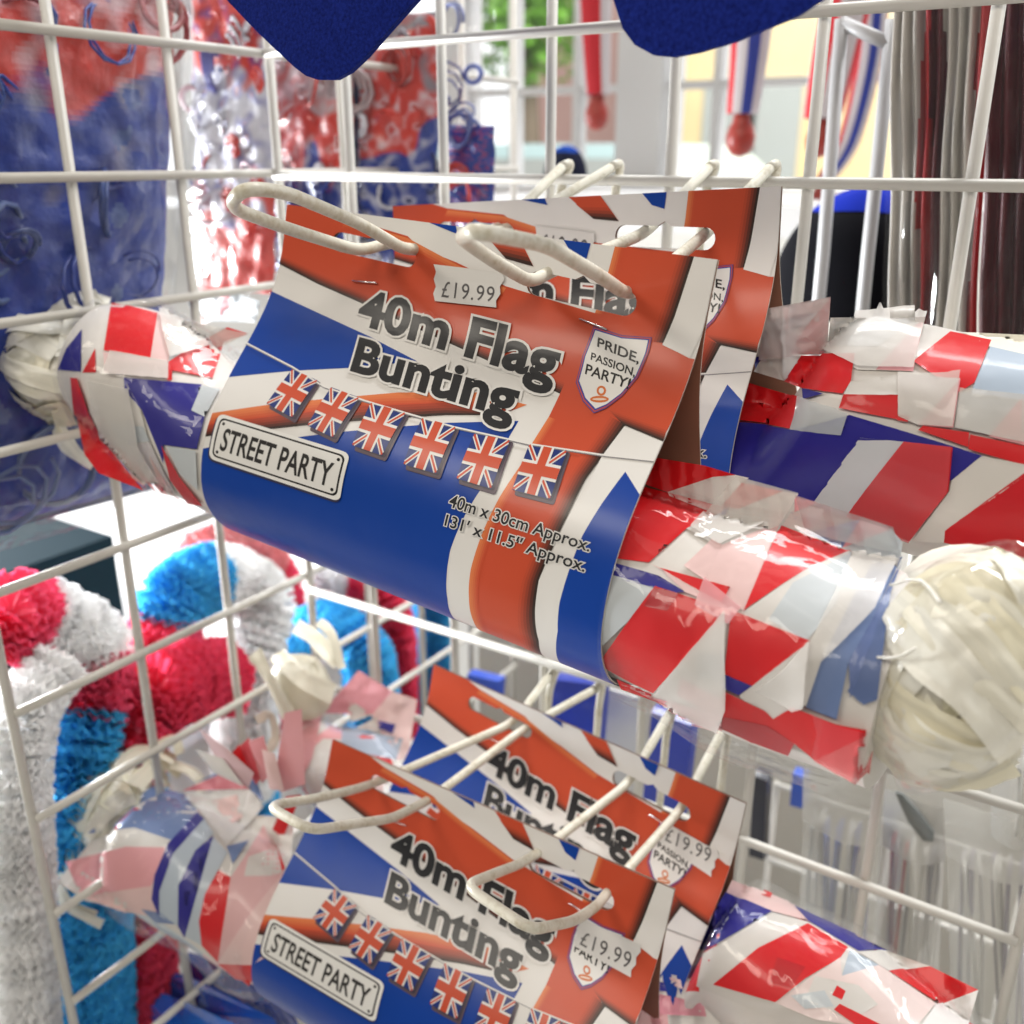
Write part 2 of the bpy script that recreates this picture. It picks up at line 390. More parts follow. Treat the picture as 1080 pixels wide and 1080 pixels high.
def card_point(u, v, off):
    v = min(max(v, 0.0), VEND)
    i = min(max(int(np.searchsorted(PV, v)) - 1, 0), len(PV) - 2)
    t = (v - PV[i]) / (PV[i + 1] - PV[i]); p = PROF[i].lerp(PROF[i + 1], t); n = PN[i].lerp(PN[i + 1], t)
    return (u, p.x + n.x * off, p.y + n.y * off)
_vs = []; _fs = []
for p in PROF: _vs += [(-0.5, p.x, p.y), (0.5, p.x, p.y)]
for i in range(len(PROF) - 1): _fs.append((2 * i, 2 * i + 1, 2 * i + 3, 2 * i + 2))
CARD_BVH = BVHTree.FromPolygons([Vector(v) for v in _vs], _fs)
def card_uv(x, y, key='UF', inv={}):
    """the place (u, v) of a card seen along a sight line"""
    if key not in inv: inv[key] = pose_matrix(key).inverted()
    M = inv[key]; o = M @ EYE; d = (M.to_3x3() @ ray(x, y)).normalized()
    h = CARD_BVH.ray_cast(o, d)
    if h[0] is None:                      # the sight line passes above or below: take the top edge or the underside
        t = -o.y / d.y; q = o + d * t
        if q.z > HH: return (q.x, -(q.z - HH))
        c = o + d * ((-o.y * d.y - o.z * d.z) / (d.y ** 2 + d.z ** 2)); a = math.atan2(-c.y, c.z)
        a = a if a > 0 else a + 2 * math.pi
        return (c.x, min(VEND, PV[34] + (a - A0) * RR))
    i = h[2]; p = h[0]; a = PROF[i]; b = PROF[i + 1]
    t = ((Vector((p.y, p.z)) - a).dot(b - a)) / (b - a).length_squared
    return (p.x, PV[i] + t * (PV[i + 1] - PV[i]))

LAYER = 0.00006
SLOTS = []
SLOT_ENDS = []
def slot(ax, ay, bx, by, r, bump):
    a = Vector(card_uv(ax, ay)); b = Vector(card_uv(bx, by)); d = (b - a).normalized(); n = Vector((-d.y, d.x))
    caps = [a + (n * math.cos(w) - d * math.sin(w)) * r for w in [math.pi * k / 8 for k in range(9)]] + [b + (d * math.sin(w) - n * math.cos(w)) * r for w in [math.pi * k / 8 for k in range(9)]]
    m_ = (a + b) / 2; n2 = n if n.y < 0 else -n
    bp = [m_ - d * bump * 1.25 + n2 * r * .6, m_ + d * bump * 1.25 + n2 * r * .6] + [m_ + n2 * (r * .9) + (d * math.cos(w) + n2 * math.sin(w)) * bump * .8 for w in [math.pi * k / 6 for k in range(7)]]
    SLOTS.append(caps); SLOTS.append(bp); SLOT_ENDS.append((tuple(a), tuple(b)))
slot(358, 255, 431, 271, 0.0046, 0.0052)
slot(566, 299, 660, 320, 0.0050, 0.0056)

def clip_slots(bm):
    for poly in SLOTS:
        lo = Vector((min(p.x for p in poly), min(p.y for p in poly))); hi = Vector((max(p.x for p in poly), max(p.y for p in poly)))
        hit = [f_ for f_ in bm.faces if max(v.co.x for v in f_.verts) > lo.x and min(v.co.x for v in f_.verts) < hi.x and max(v.co.y for v in f_.verts) > lo.y and min(v.co.y for v in f_.verts) < hi.y]
        if not hit: continue
        c = sum(poly, Vector((0, 0))) / len(poly)
        for i in range(len(poly)):
            a, b = poly[i], poly[(i + 1) % len(poly)]
            if (b - a).length < 1e-7: continue
            hit = [f_ for f_ in bm.faces if max(v.co.x for v in f_.verts) > lo.x and min(v.co.x for v in f_.verts) < hi.x and max(v.co.y for v in f_.verts) > lo.y and min(v.co.y for v in f_.verts) < hi.y]
            g = list({e for f_ in hit for e in f_.edges} | {v for f_ in hit for v in f_.verts}) + hit
            n = Vector((-(b - a).y, (b - a).x, 0)); bmesh.ops.bisect_plane(bm, geom=g, plane_co=(a.x, a.y, 0), plane_no=n, dist=1e-7)
        def inside(p):
            s0 = None
            for i in range(len(poly)):
                a, b = poly[i], poly[(i + 1) % len(poly)]; z = (b - a).x * (p.y - a.y) - (b - a).y * (p.x - a.x)
                if abs(z) < 1e-13: continue
                if s0 is None: s0 = z > 0
                elif (z > 0) != s0: return False
            return True
        dead = [f_ for f_ in bm.faces if inside(f_.calc_center_median())]
        bmesh.ops.delete(bm, geom=dead, context='FACES')
def cut_rows(bm):
    ys = [v.co.y for v in bm.verts]
    if not ys: return
    lo, hi = min(ys), max(ys)
    for v in PV[1:-1]:
        if lo < v < hi:
            bmesh.ops.bisect_plane(bm, geom=bm.verts[:] + bm.edges[:] + bm.faces[:], plane_co=(0, v, 0), plane_no=(0, 1, 0), dist=1e-7)
def clip_card(bm):
    for co, no in (((-LL / 2, 0, 0), (-1, 0, 0)), ((LL / 2, 0, 0), (1, 0, 0)), ((0, 0, 0), (0, -1, 0)), ((0, VEND, 0), (0, 1, 0))):
        bmesh.ops.bisect_plane(bm, geom=bm.verts[:] + bm.edges[:] + bm.faces[:], plane_co=co, plane_no=no, dist=1e-7, clear_outer=True)

class Art:
    """flat artwork in card space, wrapped on the card's surface"""
    def __init__(s): s.mb = MB(); s.n = 0
    def flush(s, bm, col, layer, slots=True, clip=True):
        if clip: clip_card(bm)
        if slots: clip_slots(bm)
        cut_rows(bm)
        bm.verts.index_update(); vs = [card_point(v.co.x, v.co.y, layer * LAYER) for v in bm.verts]
        fs = []
        for f_ in bm.faces:
            ids = [v.index for v in f_.verts]
            fs.append(ids)
        out = []
        for ids in fs:
            a, b, c = (Vector(vs[ids[0]]), Vector(vs[ids[1]]), Vector(vs[ids[2]]))
            out.append(ids)
        s.mb.add(vs, out, col); bm.free()
    def uvpoly(s, uv, col, layer, slots=True, clip=True):
        bm = bmesh.new(); vv = [bm.verts.new((p[0], p[1], 0)) for p in uv]
        fc = bm.faces.new(vv); bmesh.ops.triangulate(bm, faces=[fc])
        s.flush(bm, col, layer, slots, clip)
    def poly(s, px, col, layer, key='UF', slots=True, clip=True):
        uv = []
        for p in px:
            q = card_uv(p[0], p[1], key)
            uv.append((q[0], VEND) if len(p) > 2 else q)
        s.uvpoly(uv, col, layer, slots, clip)
    def strip(s, A, B, ca, cb_, layer, n=6, key='UF'):
        """soft band between two lines, colour ca at A to cb at B"""
        def uvs(L): return [Vector((card_uv(p[0], p[1], key)[0], VEND) if len(p) > 2 else card_uv(p[0], p[1], key)) for p in L]
        UA, UB = uvs(A), uvs(B)
        for k in range(n):
            t0, t1 = k / n, (k + 1) / n; w = (k + .5) / n; w = w * w * (3 - 2 * w)
            c = tuple(ca[i] * (1 - w) + cb_[i] * w for i in range(3))
            pa = [a.lerp(b, t0) for a, b in zip(UA, UB)]; pb = [a.lerp(b, t1) for a, b in zip(UA, UB)]
            for i in range(len(pa) - 1): s.uvpoly([pa[i], pa[i + 1], pb[i + 1], pb[i]], c, layer)
    def quad(s, Q, polys, layer, key='UF', slots=False):
        """polys in the unit square (0,0 = bottom left) drawn in the quad bl,br,tr,tl"""
        bl_, br_, tr_, tl_ = [Vector(card_uv(*q, key)) for q in Q]
        f2 = lambda a, b: (bl_.lerp(br_, a)).lerp(tl_.lerp(tr_, a), b)
        for k, (pp, col) in enumerate(polys):
            s.uvpoly([f2(a, b) for a, b in pp], col, layer + k * .5, slots)
    def text(s, body, Q, col, layer, bold=0.0, key='UF', ref=None, spacing=1.0, shear=0.0, clip=True):
        cu_ = bpy.data.curves.new('t', 'FONT'); cu_.body = body; cu_.size = 1; cu_.resolution_u = 4
        cu_.space_character = spacing; cu_.shear = shear
        cu_.fill_mode = 'FRONT'
        ob = bpy.data.objects.new('t', cu_); COL.objects.link(ob)
        me0 = ob.to_mesh(); bx = [v.co.x for v in me0.vertices]; x0_, x1_ = min(bx), max(bx); ob.to_mesh_clear()
        cu_.offset = bold; me = ob.to_mesh()
        bl_, br_, tr_, tl_ = [Vector(card_uv(*q, key)) for q in Q]
        cap = 0.73
        bm = bmesh.new(); bm.from_mesh(me)
        for v in bm.verts:
            a = (v.co.x - x0_) / (x1_ - x0_); b = v.co.y / cap
            q = bl_.lerp(br_, a) + (tl_.lerp(tr_, a) - bl_.lerp(br_, a)) * b
            v.co = (q.x, q.y, 0)
        bmesh.ops.triangulate(bm, faces=bm.faces[:])
        ob.to_mesh_clear(); bpy.data.objects.remove(ob); bpy.data.curves.remove(cu_)
        s.flush(bm, col, layer, False, clip)

def jack():
    """a small union flag as polygons of the unit square"""
    P = [([(0, 0), (1, 0), (1, 1), (0, 1)], (.012, .03, .17))]
    def diag(a, b, w, c):
        d = Vector(b) - Vector(a); n = Vector((-d.y, d.x)).normalized() * w
        pts = [Vector(a) + n, Vector(b) + n, Vector(b) - n, Vector(a) - n]; P.append(([(min(1, max(0, p.x)), min(1, max(0, p.y))) for p in pts], c))
    diag((0, 0), (1, 1), .11, CW); diag((0, 1), (1, 0), .11, CW); diag((0, 0), (1, 1), .05, CR); diag((0, 1), (1, 0), .05, CR)
    P.append(([(.5 - .17, 0), (.5 + .17, 0), (.5 + .17, 1), (.5 - .17, 1)], CW)); P.append(([(0, .5 - .17), (1, .5 - .17), (1, .5 + .17), (0, .5 + .17)], CW))
    P.append(([(.5 - .11, 0), (.5 + .11, 0), (.5 + .11, 1), (.5 - .11, 1)], CR)); P.append(([(0, .5 - .11), (1, .5 - .11), (1, .5 + .11), (0, .5 + .11)], CR))
    return P

def rrect(x0, y0, x1, y1, rx, ry, n=4):
    out = []
    for cx, cy, a0 in ((x1 - rx, y0 + ry, -90), (x1 - rx, y1 - ry, 0), (x0 + rx, y1 - ry, 90), (x0 + rx, y0 + ry, 180)):
        for k in range(n + 1):
            a = R_(a0 + 90 * k / n); out.append((cx + rx * math.cos(a), cy + ry * math.sin(a)))
    return out

def card_art():
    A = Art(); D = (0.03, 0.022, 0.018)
    A.uvpoly([(-LL / 2, 0), (LL / 2, 0), (LL / 2, VEND), (-LL / 2, VEND)], CW, 0)
    # red saltire arm at the upper left with its soft black shade below
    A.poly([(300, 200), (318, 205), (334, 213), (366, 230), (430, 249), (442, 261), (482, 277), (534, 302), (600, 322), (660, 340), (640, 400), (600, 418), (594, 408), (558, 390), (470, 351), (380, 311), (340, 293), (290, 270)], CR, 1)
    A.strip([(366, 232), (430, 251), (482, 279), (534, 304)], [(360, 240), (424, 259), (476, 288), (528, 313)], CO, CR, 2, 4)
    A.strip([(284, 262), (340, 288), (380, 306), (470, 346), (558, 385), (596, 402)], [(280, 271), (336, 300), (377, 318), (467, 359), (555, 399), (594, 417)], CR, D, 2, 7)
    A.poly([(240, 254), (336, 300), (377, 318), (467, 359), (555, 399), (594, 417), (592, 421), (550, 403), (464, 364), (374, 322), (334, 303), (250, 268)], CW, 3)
    # red upright of the cross
    L_ = [(655, 240), (651, 256), (641, 290), (620, 350), (600, 395), (579, 440), (562, 467), (550, 490), (527, 525), (510, 560), (497, 600), (495, 630), (500, 655), (506, 668), (506, 668, 1)]
    R1 = [(742, 240), (733, 271), (708, 334), (699, 363), (727, 378), (740, 380), (700, 461), (657, 441), (615, 500), (596, 540), (580, 575), (564, 615), (560, 655), (565, 675), (568, 688), (568, 688, 1)]
    A.poly(L_ + R1[::-1], CR, 4)
    A.strip([(651, 256), (641, 290), (628, 330)], [(660, 258), (650, 292), (637, 332)], CO, CR, 5, 4)
    A.strip(L_[5:], [(588, 443), (571, 470), (559, 493), (537, 528), (520, 563), (507, 603), (505, 633), (510, 658), (516, 671), (516, 671, 1)], CO, CR, 5, 5)
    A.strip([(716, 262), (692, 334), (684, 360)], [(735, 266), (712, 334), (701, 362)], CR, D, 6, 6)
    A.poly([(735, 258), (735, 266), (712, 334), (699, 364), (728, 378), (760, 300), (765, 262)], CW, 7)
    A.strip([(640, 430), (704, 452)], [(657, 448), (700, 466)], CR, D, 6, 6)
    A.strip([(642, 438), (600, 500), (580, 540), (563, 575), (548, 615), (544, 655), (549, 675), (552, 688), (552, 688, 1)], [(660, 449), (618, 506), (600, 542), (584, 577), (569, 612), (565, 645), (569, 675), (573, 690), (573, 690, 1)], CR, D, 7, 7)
    A.poly([(659, 450), (698, 466), (720, 470), (690, 560), (650, 640), (655, 735), (655, 735, 1), (573, 690, 1), (573, 690), (569, 675), (565, 645), (569, 612), (584, 579), (600, 545), (620, 514), (635, 482)], CW, 8)
    A.poly([(660, 498), (675, 522), (700, 540), (660, 640), (655, 735), (655, 735, 1), (593, 699, 1), (593, 699), (589, 665), (591, 635), (600, 604), (615, 565), (635, 532)], CB, 9)
    # blue fields
    A.poly([(270, 300), (286, 307), (390, 355), (440, 381), (370, 388), (310, 391), (238, 398), (220, 398)], CB, 1)
    A.poly([(190, 476), (209, 474), (225, 471), (315, 461), (355, 456), (470, 446), (547, 444), (537, 461), (517, 502), (500, 527), (487, 550), (475, 580), (471, 610), (472, 632), (479, 652), (484, 660), (484, 660, 1), (180, 530, 1), (180, 500)], CB, 1)
    # thin horizontal arm of the cross, orange going to black
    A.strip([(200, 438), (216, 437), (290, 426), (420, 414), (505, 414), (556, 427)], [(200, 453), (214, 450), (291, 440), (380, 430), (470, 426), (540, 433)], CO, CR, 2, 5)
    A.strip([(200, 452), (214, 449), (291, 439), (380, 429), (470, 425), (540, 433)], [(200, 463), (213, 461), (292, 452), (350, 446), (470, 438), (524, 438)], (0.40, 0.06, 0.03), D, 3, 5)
    # small shapes along the top edge
    A.poly([(432, 226), (452, 222), (481, 233), (483, 247)], CB, 5)
    A.poly([(505, 236), (545, 243), (563, 281), (534, 273)], CR, 5); A.strip([(516, 252), (550, 258)], [(534, 273), (563, 281)], CR, D, 6, 5)
    A.poly([(588, 240), (627, 247), (618, 276), (604, 269)], CB, 5)
    # string of little flags
    ln = [(250, 357), (262, 362), (310, 387), (342, 407), (385, 422), (435, 437), (480, 450), (560, 468), (640, 480), (705, 487)]
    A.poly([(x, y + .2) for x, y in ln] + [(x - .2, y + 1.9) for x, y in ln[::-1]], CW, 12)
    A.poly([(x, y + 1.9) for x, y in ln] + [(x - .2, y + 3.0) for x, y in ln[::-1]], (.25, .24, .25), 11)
    J = jack()
    for bl_, br_, tr_, tl_ in [((282, 426), (309, 441), (336, 402), (309, 390)), ((325, 449), (352, 462), (380, 420), (350, 409)), ((372, 470), (404, 481), (429, 436), (392, 425)),
                               ((426, 490), (461, 500), (482, 451), (446, 441)), ((482, 505), (519, 516), (539, 465), (501, 458)), ((541, 517), (581, 527), (599, 476), (559, 469))]:
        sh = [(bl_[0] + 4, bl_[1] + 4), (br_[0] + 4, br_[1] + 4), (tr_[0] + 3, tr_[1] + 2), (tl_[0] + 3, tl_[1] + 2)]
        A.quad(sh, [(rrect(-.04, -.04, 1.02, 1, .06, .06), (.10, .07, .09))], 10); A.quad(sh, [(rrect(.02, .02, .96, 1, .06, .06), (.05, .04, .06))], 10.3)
        A.quad((bl_, br_, tr_, tl_), J, 11)
    # street name plate
    Q = ((224, 482), (357, 526), (367, 480), (234, 439))
    pl = [(rrect(-.03, -.10, 1.02, 1.0, .05, .14), (.04, .04, .08)), (rrect(-.02, -.05, 1.02, 1.05, .05, .14), (.80, .79, .76)), (rrect(.005, .03, .995, .97, .04, .12), CK), (rrect(.018, .07, .982, .93, .035, .10), (.76, .75, .72))]
    for cx, cy in ((.045, .16), (.955, .16), (.045, .84), (.955, .84)):
        pl.append(([(cx + .012 * math.cos(w), cy + .04 * math.sin(w)) for w in [k * math.pi / 4 for k in range(8)]], CK))
    A.quad(Q, pl, 12)
    A.text('STREET PARTY', ((233, 474), (348, 513), (354, 488), (240, 451)), (.035, .033, .032), 16, .018)
    # headline, white glow behind black letters
    def headline(body, Q, bold, halo):
        A.text(body, Q, (.74, .72, .69), 13, halo); A.text(body, Q, (.022, .022, .024), 14.5, bold)
    headline('40m Flag', ((378, 341), (583, 403), (594, 357), (386, 304)), .034, .075)
    headline('Bunting', ((372, 391), (540, 441), (551, 399), (382, 356)), .034, .075)
    headline('40m x 30cm Approx.', ((474, 534), (622, 582), (626, 569), (478, 521)), .014, .075)
    headline('131\u2032 x 11.5\u2033 Approx.', ((470, 554), (617, 603), (621, 590), (473, 542)), .014, .075)
    # shield
    def shield(g, col, layer):
        c = (646, 388); pts = [(628, 347), (657, 356), (686, 358), (683, 372), (672, 398), (656, 417), (640, 429), (628, 434), (617, 422), (610, 403), (617, 376)]
        A.poly([(c[0] + (x - c[0]) * g, c[1] + (y - c[1]) * g) for x, y in pts], col, layer)
    shield(1.06, (.10, .06, .22), 12); shield(1.03, CR, 12.4); shield(1.0, (.05, .05, .28), 12.8); shield(.955, (.76, .74, .71), 13.2)
    A.text('PRIDE,', ((631, 366), (674, 384), (676, 373), (632, 356)), CK, 14.5, .02)
    A.text('PASSION,', ((624, 380), (670, 398), (672, 389), (625, 372)), CK, 14.5, .02)
    A.text('PARTY!', ((618, 395), (663, 411), (667, 400), (620, 384)), CK, 14.5, .02)
    def ring(cx, cy, rx, ry): return [(cx + rx * math.cos(w), cy + ry * math.sin(w)) for w in [k * math.pi / 7 for k in range(14)]]
    A.poly(ring(635, 413, 5.0, 5.4), (.62, .16, .04), 14); A.poly(ring(635, 413, 2.7, 3.0), (.76, .74, .71), 14.5)
    A.poly(ring(633, 422, 10, 3.6), (.62, .16, .04), 14); A.poly(ring(633, 422, 7.5, 1.2), (.76, .60, .5), 14.5)
    return A
CARD = None
def make_card():
    global CARD
    A = card_art()
    o = A.mb.build('header_card', [PRINT, KRAFT], None, False)
    me = o.data
    # inner face of the front leaf, cut edge and back leaf belong to the same sheet of card
    bm = bmesh.new(); bm.from_mesh(me); lay = bm.loops.layers.float_color.get('Col')
    def sheet(off, matI, col, sgn=1, vmax=VEND, v0=0, hole=True):
        b2 = bmesh.new(); vv = [b2.verts.new(p) for p in ((-LL / 2, v0, 0), (LL / 2, v0, 0), (LL / 2, vmax, 0), (-LL / 2, vmax, 0))]; b2.faces.new(vv)
        if hole: clip_slots(b2)
        cut_rows(b2); idx = {}
        for v in b2.verts:
            p = card_point(v.co.x, v.co.y, off); idx[v] = bm.verts.new((p[0], p[1] * sgn, p[2]))
        for fc in b2.faces:
            nf = bm.faces.new([idx[v] for v in fc.verts]); nf.material_index = matI
            for l in nf.loops: l[lay] = (*col, 1)
        b2.free()
    sheet(-0.00035, 1, CW)
    sheet(0.0001, 0, CW, -1, hole=True); sheet(-0.00035, 1, CW, -1)
    for sgn in (1, -1):
        for u in (-LL / 2, LL / 2):
            for i in range(len(PROF) - 1):
                q = [card_point(u, PV[i], .00005), card_point(u, PV[i + 1], .00005), card_point(u, PV[i + 1], -.00035), card_point(u, PV[i], -.00035)]
                nf = bm.faces.new([bm.verts.new((a, b * sgn, c)) for a, b, c in q])
                for l in nf.loops: l[lay] = (.62, .58, .5, 1)
    bm.to_mesh(me); bm.free()
    me.polygons.foreach_set('use_smooth', [True] * len(me.polygons)); P_ = np.array([tuple(p) for p in PROF]); N_ = np.array([tuple(n) for n in PN])
    P_ = np.concatenate([P_, P_ * (-1, 1)]); N_ = np.concatenate([N_, N_ * (-1, 1)]); nor = [None] * len(me.loops); memo = {}
    for po in me.polygons:
        fn = po.normal
        for li in po.loop_indices:
            if abs(fn.x) > .5: nor[li] = tuple(fn); continue
            vi = me.loops[li].vertex_index
            if vi not in memo:
                c = me.vertices[vi].co; d2 = ((P_ - (c.y, c.z)) ** 2).sum(1); k = int(d2.argmin()); memo[vi] = Vector((0, N_[k][0], N_[k][1])).normalized()
            q = memo[vi]; nor[li] = tuple(q if q.dot(fn) > 0 else -q)
    me.normals_split_custom_set(nor)
    COL.objects.unlink(o); bpy.data.objects.remove(o); CARD = me
make_card()

def add_card(root):
    o = bpy.data.objects.new('header_card', CARD); COL.objects.link(o); o.parent = root
    for (a, b) in (((613, 337), (641, 348)), ((374, 297), (398, 299))):
        pa = card_uv(*a); pb = card_uv(*b); mb = MB()
        mb.tube([card_point(*pa, -.0003), card_point(*pa, .0016), card_point(*pb, .0016), card_point(*pb, -.0003)], .0004, 6); s = mb.build('staple', METAL, o)
    return o
def sticker(card, key, Q, TQ):
    A = Art(); rr = random.Random(5)
    notch = [(0.0, 0), (1, 0)]; n = 5
    right = [(1 - (.035 if k % 2 else 0), k / n) for k in range(n + 1)]; left = [((.035 if k % 2 else 0), 1 - k / n) for k in range(n + 1)]
    A.quad(Q, [(right + left, (.66, .64, .61))], 20, key)
    A.text('\u00a319.99', TQ, (.16, .15, .15), 21.5, -.012, key, spacing=1.12)
    A.text('\u00a319.99', TQ, (.16, .15, .15), 21.5, .001, key, spacing=1.12)
    o = A.mb.build('price_sticker', STICKER, card, False); return o

# ------------------------------------------------------------------ bunting packs : rolls of flags
def ease(a, b, x):
    t = min(1, max(0, (x - a) / (b - a))); return t * t * (3 - 2 * t)
class Roll:
    def __init__(s, key, uL, uR, cy, cz, ry, rz, seed=0):
        s.key = key; s.M = pose_matrix(key); s.Mi = s.M.inverted(); s.uL, s.uR = uL, uR; s.cy, s.cz, s.ry, s.rz = cy, cz, ry, rz; s.seed = seed
        s.P = s.surface(1.0, 90, 72, 0.0007); vs = [Vector(p) for r in s.P for p in r]; nv = 72; fs = []
        for i in range(len(s.P) - 1):
            for j in range(nv): fs.append((i * nv + j, i * nv + (j + 1) % nv, (i + 1) * nv + (j + 1) % nv, (i + 1) * nv + j))
        s.bvh = BVHTree.FromPolygons(vs, fs)
    def point(s, u, a, g=1.0, add=0.0):
        return Vector((u, s.cy(u) - (s.ry(u) * g + add) * math.sin(a), s.cz(u) + (s.rz(u) * g + add) * math.cos(a)))
    def surface(s, g, nu, nv, amp, add=0.0, u0=None, u1=None):
        u0 = s.uL if u0 is None else u0; u1 = s.uR if u1 is None else u1
        ph = s.seed * 1.7; out = []
        for i in range(nu):
            u = u0 + (u1 - u0) * i / (nu - 1)
            out.append([s.point(u, 2 * math.pi * j / nv, g, add + amp * (math.sin(u * 90 + ph + 3 * math.cos(2 * math.pi * j / nv)) + .7 * math.sin(5 * 2 * math.pi * j / nv + u * 33 + ph))) for j in range(nv)])
        return out
    def hit(s, x, y, off):
        o = s.Mi @ EYE; d = (s.Mi.to_3x3() @ ray(x, y)).normalized()
        h = s.bvh.ray_cast(o, d)
        if h[0] is not None and Vector((0, h[0].y - s.cy(h[0].x), h[0].z - s.cz(h[0].x))).dot(d) < 0:
            n = h[1] if h[1].dot(d) < 0 else -h[1]
            return h[0] + n * off
        # a loose flap beyond the outline: let it stand at the roll's own distance
        best = None
        for k in range(200):
            p = o + d * (0.2 + k * 0.003); c = Vector((p.x, s.cy(p.x), s.cz(p.x))); e = (p - c).length
            if best is None or e < best[0]: best = (e, p)
        return best[1] - d * (.002 + off * 2.5)
def patches(roll, items, name='flags'):
    """flat coloured areas of the folded flags, laid on the roll"""
    mb = MB(); lay = 0
    def emit(px, col, off, lift=0.0):
        bm = bmesh.new(); vv = [bm.verts.new((x, y, 0)) for x, y in px]; fc = bm.faces.new(vv); bmesh.ops.triangulate(bm, faces=[fc])
        xs = [p[0] for p in px]; ys = [p[1] for p in px]
        for k in range(int(min(xs) // 5) + 1, int(max(xs) // 5) + 1): bmesh.ops.bisect_plane(bm, geom=bm.verts[:] + bm.edges[:] + bm.faces[:], plane_co=(k * 5, 0, 0), plane_no=(1, 0, 0), dist=1e-4)
        for k in range(int(min(ys) // 5) + 1, int(max(ys) // 5) + 1): bmesh.ops.bisect_plane(bm, geom=bm.verts[:] + bm.edges[:] + bm.faces[:], plane_co=(0, k * 5, 0), plane_no=(0, 1, 0), dist=1e-4)
        bm.verts.index_update()
        edge = {v.index for e in bm.edges if len(e.link_faces) == 1 for v in e.verts}
        vs = [roll.hit(v.co.x, v.co.y, off + (.00035 * max(0, .15 + noise.noise(Vector((v.co.x * .012, v.co.y * .012, lay * 1.3)))) if v.index in edge else 0)) for v in bm.verts]; fs = [[v.index for v in f_.verts] for f_ in bm.faces]
        # orient towards the viewer
        o = roll.Mi @ EYE; out = []
        for ids in fs:
            a, b, c = vs[ids[0]], vs[ids[1]], vs[ids[2]]
            out.append(ids if (b - a).cross(c - a).dot(o - a) > 0 else ids[::-1])
        mb.add(vs, out, col); bm.free()
    for it in items:
        lay += 1
        emit(it[0], it[1], 0.0004 + 0.00007 * lay)
    return mb

def flags(root, roll, items):
    k = items.index('|'); lay = [items[:k], items[k + 1:]]
    for it in lay: patches(roll, it).build('flags', FLAG, root)
def loose(root, roll, specs):
    """translucent flag edges that stand a little off the roll"""
    for px, col, (dx, dy), h in specs:
        mb = MB(); bm = bmesh.new(); fc = bm.faces.new([bm.verts.new((x, y, 0)) for x, y in px]); bmesh.ops.triangulate(bm, faces=[fc])
        for k in range(0, 250):
            for no in ((1, 0, 0), (0, 1, 0)): 
                if min(p[0 if no[0] else 1] for p in px) < k * 5 < max(p[0 if no[0] else 1] for p in px): bmesh.ops.bisect_plane(bm, geom=bm.verts[:] + bm.edges[:] + bm.faces[:], plane_co=(k * 5, k * 5, 0), plane_no=no, dist=1e-4)
        bm.verts.index_update(); q = [v.co.x * dx + v.co.y * dy for v in bm.verts]; lo, hi = min(q), max(q)
        vs = [roll.hit(v.co.x, v.co.y, .0026 + h * ((a - lo) / (hi - lo)) ** 2 + .0006 * noise.noise(Vector((v.co.x * .03, v.co.y * .03, 1)))) for v, a in zip(bm.verts, q)]
        o = roll.Mi @ EYE; out = []
        for f_ in bm.faces:
            ids = [v.index for v in f_.verts]; A_, B_, C_ = vs[ids[0]], vs[ids[1]], vs[ids[2]]; out.append(ids if (B_ - A_).cross(C_ - A_).dot(o - A_) > 0 else ids[::-1])
        mb.add(vs, out, col); bm.free(); mb.build('loose_flag', SHEER, root)

def base_flag_material(seed):
    """the hidden flags of a roll: slanting bands of white, red, pink and blue plastic"""
    m, nt, b = mat('folded_flag_plastic')
    tc = nt.nodes.new('ShaderNodeTexCoord'); mp = nt.nodes.new('ShaderNodeMapping'); mp.inputs['Rotation'].default_value = (0.6, 0.9 + seed, 0.7)
    mp.inputs['Scale'].default_value = (1, 1, 1); vo = nt.nodes.new('ShaderNodeTexVoronoi'); vo.inputs['Scale'].default_value = 26; vo.distance = 'CHEBYCHEV'
    sp = nt.nodes.new('ShaderNodeSeparateColor'); cr_ = nt.nodes.new('ShaderNodeValToRGB'); cr_.color_ramp.interpolation = 'CONSTANT'
    st = [(0, FW), (.42, FQ), (.52, FR), (.66, FG), (.76, FW), (.86, FN), (.93, FP)]
    for k, (p_, c) in enumerate(st):
        e = cr_.color_ramp.elements[k] if k < 2 else cr_.color_ramp.elements.new(p_)
        e.position = p_; e.color = (*c, 1)
    nt.links.new(tc.outputs['Object'], mp.inputs[0]); nt.links.new(mp.outputs[0], vo.inputs['Vector']); nt.links.new(vo.outputs['Color'], sp.inputs[0])
    nt.links.new(sp.outputs[0], cr_.inputs[0]); nt.links.new(cr_.outputs[0], b.inputs['Base Color'])
    b.inputs['Roughness'].default_value = .35; b.inputs['Coat Weight'].default_value = .4
    noise_bump(nt, b, 38, .5, .0035); return m
WHITEFLAG = plain('white_flag_plastic', FW, .42, (38, .35, .003), coat=.15, spec=.3, vary=.08, vscale=30)

